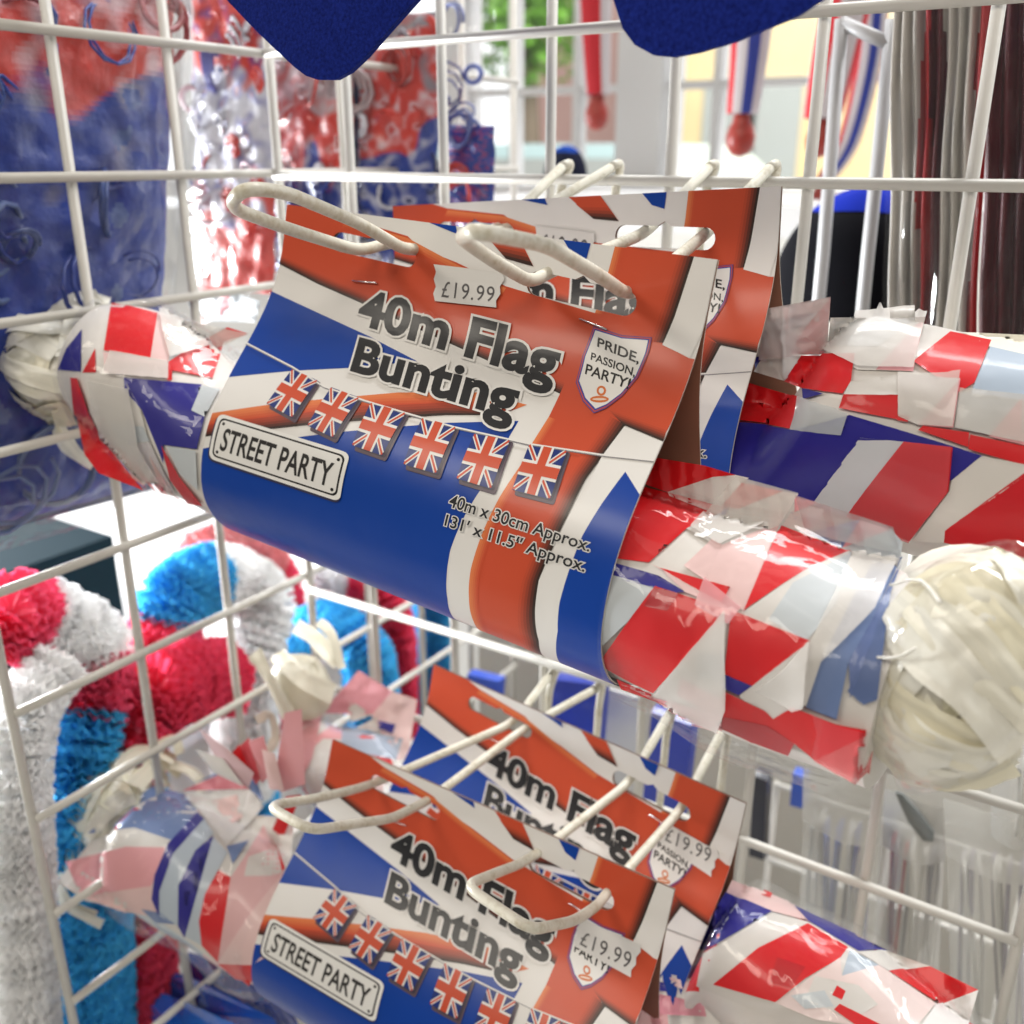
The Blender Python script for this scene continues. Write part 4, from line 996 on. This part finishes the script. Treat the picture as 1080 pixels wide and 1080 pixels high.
hook(-.300, -.265, [(398, 826), (380, 831), (335, 842), (282, 850)], [(450, 846), (436, 852), (414, 863), (328, 876)], -.335, 'left lower cream wire hook holding the left end of the lower cards', 'LF', 'LR', 0)
hook(-.211, -.175, [(566, 902), (549, 911), (520, 922), (490, 934)], [(640, 942), (630, 955), (607, 971), (560, 981)], -.335, 'right lower cream wire hook crossing the word Flag on the lower front card', 'LF', 'LR', 1)

# ------------------------------------------------------------------ felt brims at the top
def felt_material():
    m, nt, b = mat('royal_blue_felt')
    b.inputs['Base Color'].default_value = (0.006, 0.013, 0.16, 1); b.inputs['Roughness'].default_value = 0.95
    b.inputs['Sheen Weight'].default_value = 0.2; b.inputs['Sheen Roughness'].default_value = 0.5; b.inputs['Sheen Tint'].default_value = (.15, .25, .9, 1); b.inputs['Specular IOR Level'].default_value = .1
    bp, nz = noise_bump(nt, b, 700, .9, .0006, 'Object', 6); rp = nt.nodes.new('ShaderNodeValToRGB')
    rp.color_ramp.elements[0].position = .3; rp.color_ramp.elements[0].color = (.003, .008, .10, 1); rp.color_ramp.elements[1].position = .7; rp.color_ramp.elements[1].color = (.009, .022, .22, 1)
    nt.links.new(nz.outputs['Fac'], rp.inputs[0]); nt.links.new(rp.outputs[0], b.inputs['Base Color']); return m
FELT = felt_material()
def felt(px, Y, label, bend=.02, th=.0035):
    pts = [onY(x, y, Y) for x, y in px]; c = sum(pts, Vector()) / len(pts)
    o0 = c
    bm = bmesh.new(); vv = [bm.verts.new((p.x - o0.x, 0, p.z - o0.z)) for p in pts]; fc = bm.faces.new(vv); bmesh.ops.triangulate(bm, faces=[fc])
    for k in range(-40, 40):
        for no in ((1, 0, 0), (0, 0, 1)): bmesh.ops.bisect_plane(bm, geom=bm.verts[:] + bm.edges[:] + bm.faces[:], plane_co=(k * .006, 0, k * .006), plane_no=no, dist=1e-6)
    for v in bm.verts: v.co.y = bend * ((v.co.x / .06) ** 2) - .25 * v.co.z * bend * 10
    ex = bmesh.ops.solidify(bm, geom=bm.faces[:], thickness=th)
    bmesh.ops.recalc_face_normals(bm, faces=bm.faces[:])
    me = bpy.data.meshes.new('felt_hat_brim'); bm.to_mesh(me); bm.free(); me.materials.append(FELT)
    o = bpy.data.objects.new('felt_hat_brim', me); COL.objects.link(o); o.location = o0
    mod = o.modifiers.new('bevel', 'BEVEL'); mod.width = .0012; mod.segments = 3; mod.limit_method = 'ANGLE'
    tag(o, label, 'felt brim', 'royal blue felt brims hanging down at the top')
felt([(-60, -340), (235, 0), (272, 36), (310, 71), (322, 80), (334, 84), (352, 84), (366, 76), (382, 60), (430, 0), (700, -340)], .36, 'blue felt brim hanging in front of the left bags, with a pointed tip', .004)
felt([(560, -340), (645, 0), (655, 30), (668, 47), (688, 58), (708, 60), (735, 55), (775, 43), (838, 16), (862, 0), (1230, -340)], .33, 'blue felt brim hanging at top centre right, with a broad rounded tip', .004)

# ------------------------------------------------------------------ streamers with bobbles in the window
def streamer(px, Y, w, knob, label, stripes=('w', 'r', 'w', 'w', 'b', 'w'), rot=0.0):
    C = {'w': (.50, .46, .47), 'r': (.50, .02, .03), 'b': (.03, .05, .30)}
    top = onY(*px[0], Y); root = tag(empty('striped_streamer', top), label, 'streamer', 'striped streamers hanging in the window')
    pts = smooth_path([onY(x, y, Y) - top for x, y in px], 6); mb = MB(); n = len(stripes) * 4; P = []
    for i, p in enumerate(pts):
        r = w * (1 - .35 * i / (len(pts) - 1)); P.append([p + Vector((math.cos(rot + 2 * math.pi * j / n) * r, -math.sin(rot + 2 * math.pi * j / n) * r, 0)) for j in range(n)])
    mb.grid(P, lambda i, j: C[stripes[(j // 4) % len(stripes)]], closed=True); mb.build('tube', vcol('printed_cloth', .8, trans=.1), root)
    e = pts[-1]; mb = MB(); k = knob; prof = [(.55, 0), (.6, -.25), (.62, -.5), (.85, -.9), (1, -1.5), (.92, -2.1), (.6, -2.6), (.01, -2.8)]
    P = [[e + Vector((r * k * math.cos(2 * math.pi * j / 16), r * k * math.sin(2 * math.pi * j / 16), z * k)) for j in range(16)] for r, z in prof]
    mb.grid(P, (1, 1, 1), closed=True); mb.build('bobble', plain('red_painted_wood', (.30, .03, .02), .4), root)
streamer([(628, -60), (627, 0), (628, 50), (630, 100)], 1.25, .026, .016, 'straight striped streamer with red bobble in the left window pane', ('w', 'r', 'r', 'w', 'w', 'b', 'w', 'w', 'w', 'w'), rot=.1)
streamer([(800, -50), (795, 0), (790, 60), (783, 120)], 1.1, .026, .016, 'striped streamer with dark red bobble hanging before the yellow building', ('w', 'b', 'w', 'r', 'w', 'w', 'w', 'w', 'w', 'w'), rot=.05)
streamer([(893, -60), (892, 0), (880, 60), (870, 110), (866, 125)], 1.1, .028, .014, 'striped streamer half hidden by the right uprights of the wire panel', ('w', 'r', 'w', 'b', 'w', 'r'), rot=.4)
streamer([(925, -60), (922, 0), (915, 70), (895, 150), (870, 190)], 1.2, .017, .015, 'slanting red and blue streamer ending near the black hat', ('w', 'b', 'w', 'r', 'w', 'w', 'w', 'b', 'w', 'r'), rot=.1)

# ------------------------------------------------------------------ hats on the ledge
def hat(cx, cy, Y, w, h, top, label, cols):
    base = onY(cx, cy, Y); root = tag(empty('soft_hat', base), label, 'hat')
    for nm, z0, z1, col in (('crown', 0, .86, cols[0]), ('top', .82, 1.0, cols[1])):
        mb = MB(); P = []
        for i in range(13):
            t = z0 + (z1 - z0) * i / 12; r = w * math.sqrt(max(.0005, 1 - t ** 2.4)) * (1.0 if nm == 'crown' else 1.012)
            P.append([Vector((r * math.cos(2 * math.pi * j / 24), r * .8 * math.sin(2 * math.pi * j / 24), h * t + .02 * w * math.sin(3 * 2 * math.pi * j / 24) * t)) for j in range(24)])
        mb.grid(P, closed=True); mb.build(nm, plain('hat_' + nm, col, .9, spec=.08), root)
hat(905, 330, .80, .070, .094, 0, 'round black hat with bright blue top behind the uprights', ((.004, .004, .006), (.006, .02, .30)))
hat(596, 192, 1.15, .030, .044, 0, 'small black hat with blue top on the window ledge', ((.012, .014, .03), (.01, .05, .30)))

# ------------------------------------------------------------------ bags of curly tinsel behind the panels
def pillow(c, ex, ez, en, w, h, t, n=14):
    P = []
    for i in range(n + 1):
        a = -1 + 2 * i / n; row = []
        for j in range(n + 1):
            b = -1 + 2 * j / n; k = max(0, (1 - a ** 4)) ** .5 * max(0, (1 - b ** 4)) ** .5
            row.append(c + ex * (a * w / 2) + ez * (b * h / 2) + en * (t * k))
        P.append(row)
    return P
def curl_bag(tl, tr_, bl_, br_, plane, pos, label, zones, thick=.02, ncurl=70, back=None, seed=0, rc=(.006, .016)):
    """a flat clear bag (corners given as sight lines on a plane) filled with coloured curls"""
    f_ = (lambda p: onX(p[0], p[1], pos)) if plane == 'X' else (lambda p: onY(p[0], p[1], pos))
    T, U, V_, W_ = f_(tl), f_(tr_), f_(bl_), f_(br_); c = (T + U + V_ + W_) / 4
    ex = ((U - T) + (W_ - V_)); w = ex.length / 2; ex.normalize(); ez = ((T - V_) + (U - W_)); h = ez.length / 2; ez.normalize(); en = ex.cross(ez).normalized()
    if en.dot(EYE - c) < 0: en = -en
    root = tag(empty('curl_bag', c), label, 'bag of curls', 'clear bags of red, white and blue curls'); r_ = random.Random(seed); mb = MB(); Z = Vector((0, 0, 0))
    for k in range(ncurl):
        a, b = r_.uniform(-.92, .92), r_.uniform(-.92, .92)
        zc = [z for z in zones if z[0] <= b <= z[1]] or zones
        col = r_.choice(r_.choice(zc)[2]); g = r_.uniform(.75, 1.2); col = tuple(x * g for x in col)
        p = ex * (a * w / 2) + ez * (b * h / 2) + en * r_.uniform(-.2, .8) * thick; R0 = r_.uniform(*rc); ax1 = Vector((r_.gauss(0, 1), r_.gauss(0, .6), r_.gauss(0, 1))).normalized()
        a1 = (ex * r_.uniform(.4, 1) + en * r_.uniform(-.6, .6)).normalized(); b1 = (ez * r_.uniform(.5, 1) + en * r_.uniform(-.6, .6)).normalized(); turns = r_.uniform(.7, 2.6); drift = (ez * r_.uniform(-1, .4) + ex * r_.uniform(-.6, .6)) * R0 * .7
        pts = [p + a1 * (R0 * math.cos(2 * math.pi * turns * i / 22)) + b1 * (R0 * math.sin(2 * math.pi * turns * i / 22)) + drift * (turns * i / 22) for i in range(23)]
        mb.tube(pts, r_.uniform(.0008, .0022), 6, col)
    # the tangled mass under the loose curls
    zt_ = max(z[1] for z in zones); lump = pillow(Z - en * .002 + ez * ((zt_ - 1) / 4 * h), ex, ez, en, w * .98, h * .97 * (zt_ + 1) / 2, thick * .55, 110)
    lump = [[p + en * (.004 * noise.noise(p * 60 + Vector((seed, 0, 0)))) for p in row] for row in lump]
    def pick(i, j):
        a, b = -1 + 2 * i / 110, -1 + 2 * j / 110; q = noise.noise(Vector((a * 2.2, b * 2.2 * h / w, seed * 3.1))); bb_ = max(-1, min(1, b + .45 * q))
        q2 = .5 + .9 * noise.noise(Vector((a * 5, b * 5 * h / w, seed * 5.7))); tot = Vector((0, 0, 0)); wt = 0
        for z0, z1, cc in zones:
            k = ease(z0 - .07, z0 + .07, bb_) * (1 - ease(z1 - .07, z1 + .07, bb_)) if z0 > -1 else 1 - ease(z1 - .07, z1 + .07, bb_)
            if z1 >= 1 and bb_ > z0: k = ease(z0 - .07, z0 + .07, bb_)
            c0 = Vector(cc[0]); c1 = Vector(cc[min(len(cc) - 1, 1 + int(abs(q2) * 2) % max(1, len(cc) - 1))]); t = max(0, min(.75, (q2 - .45) * 1.3)); tot += c0.lerp(c1, t) * (k + 1e-4); wt += k + 1e-4
        return tuple(tot / wt)
    mb.grid(lump, pick)
    mb.build('curls', vcol('curled_tinsel', .45, (60, .9, .004), coat=.2, mottled=.35, mscale=70), root)
    if back:
        mb = MB(); q = [ex * (sx * w * .5) + ez * (sz * h * .5) - en * .006 for sx, sz in ((-1, -1), (1, -1), (1, 1), (-1, 1))]; q += [p - en * .001 for p in q]
        mb.add(q, [(0, 1, 2, 3), (7, 6, 5, 4), (0, 4, 5, 1), (1, 5, 6, 2), (2, 6, 7, 3), (3, 7, 4, 0)]); mb.build('backing_card', plain('bag_card', back, .5), root, False)
    mb = MB(); mb.grid(pillow(Z, ex, ez, en, w * 1.06, h * 1.06, thick * 1.25)); mb.grid(pillow(Z, ex, ez, en, w * 1.06, h * 1.06, -.008)); mb.build('film', BAGFILM, root)
    return root
BL = (.003, .030, .26); BD = (.006, .014, .075); RE = (.55, .035, .022); WH = (.60, .60, .66); GY = (.22, .2, .24)
curl_bag((-150, -120), (190, -60), (-140, 590), (165, 528), 'X', -.575, 'large dark blue bag of curls at far left, red curls at its top', [(-1, .28, [BL, (.012, .05, .24), BL, (.10, .15, .32)]), (.28, .52, [BL, (.012, .05, .24), GY]), (.52, 1, [RE, (.3, .03, .04), WH, RE, BL])], .026, 36, BD, 1, (.010, .026))
curl_bag((203, -70), (286, -60), (206, 320), (292, 305), 'Y', .60, 'narrow bright bag of red, white and blue curls against the white window', [(-1, -.45, [RE, RE, (.6, .06, .05)]), (-.45, .35, [WH, RE, (.10, .10, .4), (.5, .3, .35)]), (.35, 1, [RE, WH, BL])], .018, 36, None, 2, (.006, .016))
curl_bag((280, 60), (372, 60), (285, 290), (372, 290), 'Y', .64, 'bag with red curls above blue ones, beside the narrow bright bag', [(-1, .0, [BL, BL, WH]), (.0, .55, [RE, RE, (.6, .4, .4)]), (.55, 1, [(.5, .4, .42), RE])], .018, 30, BD, 3)
curl_bag((368, 5), (462, 15), (372, 290), (460, 290), 'Y', .66, 'bag with bright red curls over blue, directly left of the tall middle upright', [(-1, .05, [BL, BD, WH]), (.05, .7, [RE, RE, WH, (.5, .05, .05)]), (.7, 1, [GY, RE])], .018, 32, None, 4)
curl_bag((466, 0), (522, 10), (470, 260), (520, 255), 'Y', .70, 'small half empty clear bag with a little blue at its bottom near the window', [(-1, .05, [BL, (.08, .12, .4), RE])], .014, 14, None, 5)

# ------------------------------------------------------------------ packaged flags at the right
def folded_flag(px, Y, label, cols, depth=.016, seed=0):
    """a long flag folded lengthwise in a clear sleeve: pleats run down it"""
    r_ = random.Random(seed); (xa, ya), (xb, yb), (xc, yc), (xd, yd) = px; a, b, c, d = onY(xa, ya, Y), onY(xb, yb, Y), onY(xc, yc, Y), onY(xd, yd, Y)
    root = tag(empty('folded_flag', (a + b) / 2), label, 'packaged flag', 'folded flags in clear sleeves'); o0 = root.location.copy(); n = len(cols) * 8; P = []
    for i in range(17):
        t = i / 16; row = []
        for j in range(n + 1):
            s_ = j / n; p = a.lerp(b, s_).lerp(d.lerp(c, s_), t) - o0
            w = math.sin(s_ * len(cols) * math.pi * 1.0 + .5 * math.sin(3 * t + s_ * 9)); p = p + Vector((0, -depth * abs(w) ** .7 + .003 * math.sin(14 * t + 7 * s_), 0)); row.append(p)
        P.append(row)
    mb = MB(); mb.grid(P, lambda i, j: cols[min(len(cols) - 1, int((j + .5) / 8 + .25 * math.sin(i * .5 + j * .2)))]); mb.build('cloth', vcol('folded_polyester', .45, (30, .4, .004), trans=.1), root)
    Q = [[p + Vector((0, -depth * .6 - .004, 0)) for p in row[::8]] for row in P]; mb = MB(); mb.grid(Q); mb.build('sleeve', film('sleeve_film', scale=18, strength=1, dist=.012, rough=.08, veil_amt=.03, stretch=(1, 1, .25)), root)
MA = (.075, .006, .012); LW = (.50, .47, .43); DR = (.33, .012, .016)
folded_flag([(947, -60), (1052, -60), (1030, 400), (940, 400)], .60, 'folded red and white flag in a clear sleeve, left of the right upright', [LW, LW, (.36, .34, .31), DR, MA, LW, (.42, .4, .36), LW, DR], seed=1)
folded_flag([(1052, -60), (1180, -60), (1150, 400), (1032, 400)], .62, 'dark maroon folded flag in a glossy sleeve at the right edge', [MA, MA, (.05, .006, .012), MA, (.09, .008, .014), (.4, .36, .34), (.3, .02, .03), LW], seed=2)

# ------------------------------------------------------------------ clear pouches at the lower right
def pouch(px, Y, label, stuff, seed=0, wave=.003):
    r_ = random.Random(seed); a, b, c, d = [onY(x, y, Y) for x, y in px]; cc = (a + b + c + d) / 4
    root = tag(empty('clear_pouch', cc), label, 'clear pouch', 'clear pouches with white tops hanging behind the panel'); P = []
    for i in range(15):
        t = i / 14; P.append([(a.lerp(b, j / 10).lerp(d.lerp(c, j / 10), t) - cc) + Vector((0, -.010 * math.sin(math.pi * j / 10) + wave * math.sin(5 * j / 10 + 4 * t), .004 * math.sin(math.pi * j / 10) if i == 0 else 0)) for j in range(11)])
    mb = MB(); mb.grid(P); mb.build('film', POUCH, root)
    mb = MB(); mb.grid([[p + Vector((0, -.0015, 0)) for p in row] for row in P[:4]]); mb.build('white_top', film('milky_top', scale=14, strength=.6, dist=.008, rough=.2, veil=(.60, .59, .55), veil_amt=.62), root)
    mb = MB()
    for k in range(stuff[0]):
        s_ = r_.uniform(.1, .9); col = r_.choice(stuff[1]); w = r_.uniform(.008, .026); pts = [(a.lerp(b, s_ + .06 * math.sin(k + 3 * t)).lerp(d.lerp(c, s_ + .06 * math.sin(k + 3 * t)), t) - cc) + Vector((0, .012 + .004 * math.sin(k * 2.1), 0)) for t in [.22 + .78 * i / 10 for i in range(11)]]
        mb.tube(pts, w * .5, 6, col, squash=.12)
    mb.build('contents', vcol('pouch_contents', .5), root)
CW2 = (.62, .60, .55); BLU = (.05, .09, .33)
pouch([(848, 800), (935, 826), (915, 1100), (838, 1080)], .63, 'clear pouch with white top hanging left of the lower right upright', (12, [CW2, BLU, CW2, (.5, .5, .5)]), 1)
pouch([(930, 830), (1000, 850), (985, 1100), (915, 1090)], .66, 'middle clear pouch with a dark slit in its top', (10, [CW2, (.35, .35, .38), CW2, (.5, .03, .04)]), 2)
pouch([(995, 842), (1100, 870), (1090, 1130), (1005, 1110)], .62, 'clear pouch with white top at the right edge of the photo', (12, [CW2, CW2, (.40, .36, .42), (.25, .22, .3)]), 3)
pouch([(1040, 770), (1130, 790), (1130, 900), (1046, 880)], .60, 'crinkled clear pouch just below the cream tape bundle', (4, [CW2]), 4)
for o in [c for c in bpy.data.objects if c.get('label', '').startswith('middle clear pouch')]:
    mb = MB(); q = [onY(x, y, .645) - o.location for x, y in ((944, 836), (952, 838), (968, 856), (985, 878), (984, 888), (974, 887), (958, 868))]; mb.add(q + [p + Vector((0, .003, 0)) for p in q], [tuple(range(7)), tuple(range(13, 6, -1))] + [(i, (i + 1) % 7, (i + 1) % 7 + 7, i + 7) for i in range(7)]); mb.build('slot_flap', plain('grey_slot_plastic', (.22, .23, .22), .9, spec=.1), o)
# ------------------------------------------------------------------ blue packets behind the lower hooks
def packet(px, Y, label, col, name='blue_packet', cat='packet', th=.012, group=None):
    pts = [onY(x, y, Y) for x, y in px]; c = sum(pts, Vector()) / len(pts); n = len(pts); mb = MB()
    fr = [p - c for p in pts]; inn = [p * .96 + Vector((0, -th * .5, 0)) for p in fr]; bk = [p + Vector((0, th * .5, 0)) for p in fr]
    mb.add(fr + inn + bk, [tuple(range(n, 2 * n))] + [(i, (i + 1) % n, (i + 1) % n + n, i + n) for i in range(n)] + [((i + 1) % n, i, i + 2 * n, (i + 1) % n + 2 * n) for i in range(n)] + [tuple(range(3 * n - 1, 2 * n - 1, -1))])
    o = mb.build(name, plain(name, col, .3, (20, .5, .006), coat=.3), None, False); o.location = c; tag(o, label, cat, group)
RB = (.012, .035, .36)
packet([(585, 712), (640, 718), (634, 800), (578, 790)], .62, 'blue packet seen between the left pair of lower hook arms', RB)
packet([(690, 745), (735, 760), (722, 860), (680, 845)], .60, 'blue packet seen between the right pair of lower hook arms', RB)
packet([(496, 708), (530, 716), (528, 735), (494, 728)], .70, 'small bright blue packet above the lower rear card', (.02, .08, .55))
packet([(640, 720), (682, 733), (676, 850), (632, 835)], .66, 'grey white packet between two blue packets behind the hooks', (.55, .55, .54), 'white_packet')
packet([(797, 812), (812, 818), (808, 905), (792, 900)], .68, 'slim black packet behind the corner of the right hook plate', (.012, .014, .03), 'black_packet')
packet([(838, 812), (852, 816), (850, 850), (835, 846)], .70, 'tiny bright blue packet beside the clear pouch', (.02, .1, .6))

# ------------------------------------------------------------------ paper garlands lower left
def garland(px, rad, seq, label, seed=0, step=.0024):
    """ruffled tissue garland: many frilled discs threaded on a cord, colours changing along it"""
    r_ = random.Random(seed); raw = [onX(x, y, X) if ax == 'X' else onY(x, y, X) for x, y, ax, X in px]; pts = smooth_path(raw, 14); root = None
    L = [0]
    for a, b in zip(pts, pts[1:]): L.append(L[-1] + (b - a).length)
    tot = L[-1]; mb = MB(); o0 = pts[0]; n = 44; d = 0; k = 0
    while d < tot:
        i = min(len(L) - 2, max(0, int(np.searchsorted(L, d)) - 1)); t = (d - L[i]) / max(1e-9, L[i + 1] - L[i]); p = pts[i].lerp(pts[i + 1], t) - o0; T = (pts[i + 1] - pts[i]).normalized(); a = T.orthogonal().normalized(); b = T.cross(a)
        fr = d / tot; col = seq[-1][1]
        for e, c in seq:
            if fr <= e: col = c; break
        g = r_.uniform(.92, 1.08); col = tuple(min(1, x * g) for x in col); ph = r_.uniform(0, 6.28); tl = Vector((r_.gauss(0, .12), r_.gauss(0, .12), r_.gauss(0, .12))); vs = [p]
        for j in range(n):
            w = 2 * math.pi * j / n + ph; R0 = rad * (.90 + .10 * math.sin(7 * w) + r_.uniform(-.08, .06)); q = a * math.cos(w) + b * math.sin(w); vs.append(p + q * R0 * .6 + T * (.4 * step * math.sin(11 * w))); 
        for j in range(n):
            w = 2 * math.pi * j / n + ph; R0 = rad * (.95 + .05 * math.sin(5 * w + k * .9) + r_.uniform(-.06, .05)); q = a * math.cos(w) + b * math.sin(w); vs.append(p + q * R0 + T * (step * .9 * (1 if j % 2 else -1)) + T * q.dot(tl) * rad)
        fs = [(0, 1 + j, 1 + (j + 1) % n) for j in range(n)] + [(1 + j, 1 + n + j, 1 + n + (j + 1) % n, 1 + (j + 1) % n) for j in range(n)]
        mb.add(vs, fs, col); d += step
    o = mb.build('paper_garland', TISSUE, None, False); o.location = o0; tag(o, label, 'garland', 'ruffled tissue garlands behind the left panel'); return o
TISSUE = vcol('tissue_paper', .75, trans=.45)
PK = (.88, .12, .24); PW = (.95, .95, .95); PB = (.09, .55, .86); PR = (.82, .08, .17)
garland([(-10, 690, 'X', -.63), (15, 650, 'X', -.63), (70, 665, 'X', -.63), (95, 690, 'X', -.63), (92, 740, 'X', -.62), (75, 820, 'X', -.61), (85, 920, 'X', -.60), (95, 1000, 'X', -.60), (100, 1120, 'X', -.60)], .033, [(.10, PK), (.24, PW), (.34, PK), (1, PB)], 'garland with white top, pink band and long blue drop', 1)
garland([(60, 700, 'X', -.60), (30, 745, 'X', -.59), (18, 820, 'X', -.58), (22, 930, 'X', -.575), (30, 1120, 'X', -.57)], .023, [(1, PW)], 'plain white ruffled garland hanging at the left edge', 2)
garland([(235, 715, 'X', -.62), (195, 720, 'X', -.62), (160, 735, 'X', -.62), (130, 790, 'X', -.62), (130, 900, 'X', -.62), (140, 1000, 'X', -.61), (140, 1120, 'X', -.61)], .036, [(.36, PR), (.62, PB), (1, PR)], 'garland with a big crimson bunch at its top beside the left uprights', 3)
garland([(170, 690, 'X', -.68), (180, 640, 'X', -.68), (205, 615, 'X', -.68), (245, 612, 'X', -.68), (275, 640, 'X', -.67), (262, 700, 'X', -.66), (258, 800, 'X', -.66), (262, 960, 'X', -.66)], .034, [(.07, PK), (.20, PB), (.72, PW), (1, PB)], 'garland with turquoise and white loop in the middle of the group', 4)
garland([(210, 590, 'X', -.78), (255, 580, 'X', -.78), (290, 620, 'X', -.77), (290, 680, 'X', -.76), (286, 820, 'X', -.76)], .032, [(.3, (.80, .35, .36)), (1, PR)], 'pale red garland at the back above the turquoise and white loop', 5)
garland([(300, 700, 'Y', .66), (325, 668, 'Y', .66), (360, 665, 'Y', .66), (388, 700, 'Y', .66), (392, 780, 'Y', .66), (385, 900, 'Y', .66)], .030, [(1, PB)], 'turquoise garland curving behind the corner of the two panels', 6)
garland([(345, 612, 'Y', .76), (375, 612, 'Y', .76), (405, 640, 'Y', .76), (415, 720, 'Y', .76), (415, 860, 'Y', .76)], .030, [(.14, PW), (.24, PK), (1, PR)], 'crimson garland just right of the corner upright', 7)
garland([(452, 620, 'Y', .86), (455, 690, 'Y', .86), (452, 800, 'Y', .86)], .026, [(1, PB)], 'short turquoise garland under the blue card, right of the crimson one', 8)
# white counter and dark box behind the garlands
mb = MB(); mb.box((-2.4, .25, .74), (-.80, 1.9, .78)); mb.box((-2.35, .3, 0.0), (-.85, 1.85, .74)); o = mb.build('white_counter', plain('white_laminate', (.85, .85, .85), .35), None, False); tag(o, 'bright white counter behind the garlands, washed out by daylight', 'counter')
p0 = onX(125, 650, -1.05)
mb = MB(); y1 = onX(124, 600, -1.05).y; zt = onX(124, 563, -1.05).z; mb.box((-1.30, .2, .782), (-1.05, y1, zt)); o = mb.build('dark_box', plain('dark_teal_plastic', (.006, .018, .026), .9, spec=.1), None, False); tag(o, 'dark teal box standing on the white counter', 'box')
mb = MB(); mb.tube(round_path([onX(x, y, -.80) for x, y in ((180, 625), (145, 590), (150, 582), (168, 578), (176, 582), (205, 612))], .006, 4), .0009, 6); o = mb.build('thin_wire_hook', plain('grey_wire', (.5, .48, .45), .3), None); tag(o, 'thin grey wire hook above the pink garland', 'hook')

# ------------------------------------------------------------------ glossy blue packets bottom left
def sheet_pack(px, Y0, Y1, col, label, th=.004):
    pts = [onY(x, y, Y0 + (Y1 - Y0) * k) for x, y, k in px]; c = sum(pts, Vector()) / len(pts); n = len(pts); d = (EYE - c).normalized(); mb = MB(); fr = [p - c for p in pts]; g = Vector()
    top = fr + [g + d * .006]; mb.add(top, [(i, (i + 1) % n, n) for i in range(n)]); mb.add(fr + [p - d * th for p in fr], [(i, i + n, (i + 1) % n + n, (i + 1) % n) for i in range(n)] + [tuple(range(2 * n - 1, n - 1, -1))])
    o = mb.build('glossy_packet', plain('glossy_blue_film', col, .18, (18, .6, .008), coat=.6), None, False); o.location = c; tag(o, label, 'packet', 'glossy blue packets at the bottom left')
sheet_pack([(183, 1000, 0), (215, 1008, 0), (300, 1050, 1), (330, 1110, 1), (230, 1075, .5), (196, 1030, .2)], .40, .36, (.010, .045, .30), 'dark blue glossy packet, rearmost of the stack at the bottom left')
sheet_pack([(162, 1024, 0), (200, 1028, 0), (290, 1075, 1), (310, 1130, 1), (220, 1120, .5), (178, 1060, .2)], .38, .34, (.02, .09, .42), 'mid blue glossy packet, middle of the stack at the bottom left')
sheet_pack([(137, 1040, 0), (180, 1050, 0), (260, 1085, 1), (270, 1150, 1), (150, 1130, .3)], .36, .32, (.025, .13, .58), 'bright blue glossy packet, front of the stack at the bottom left')
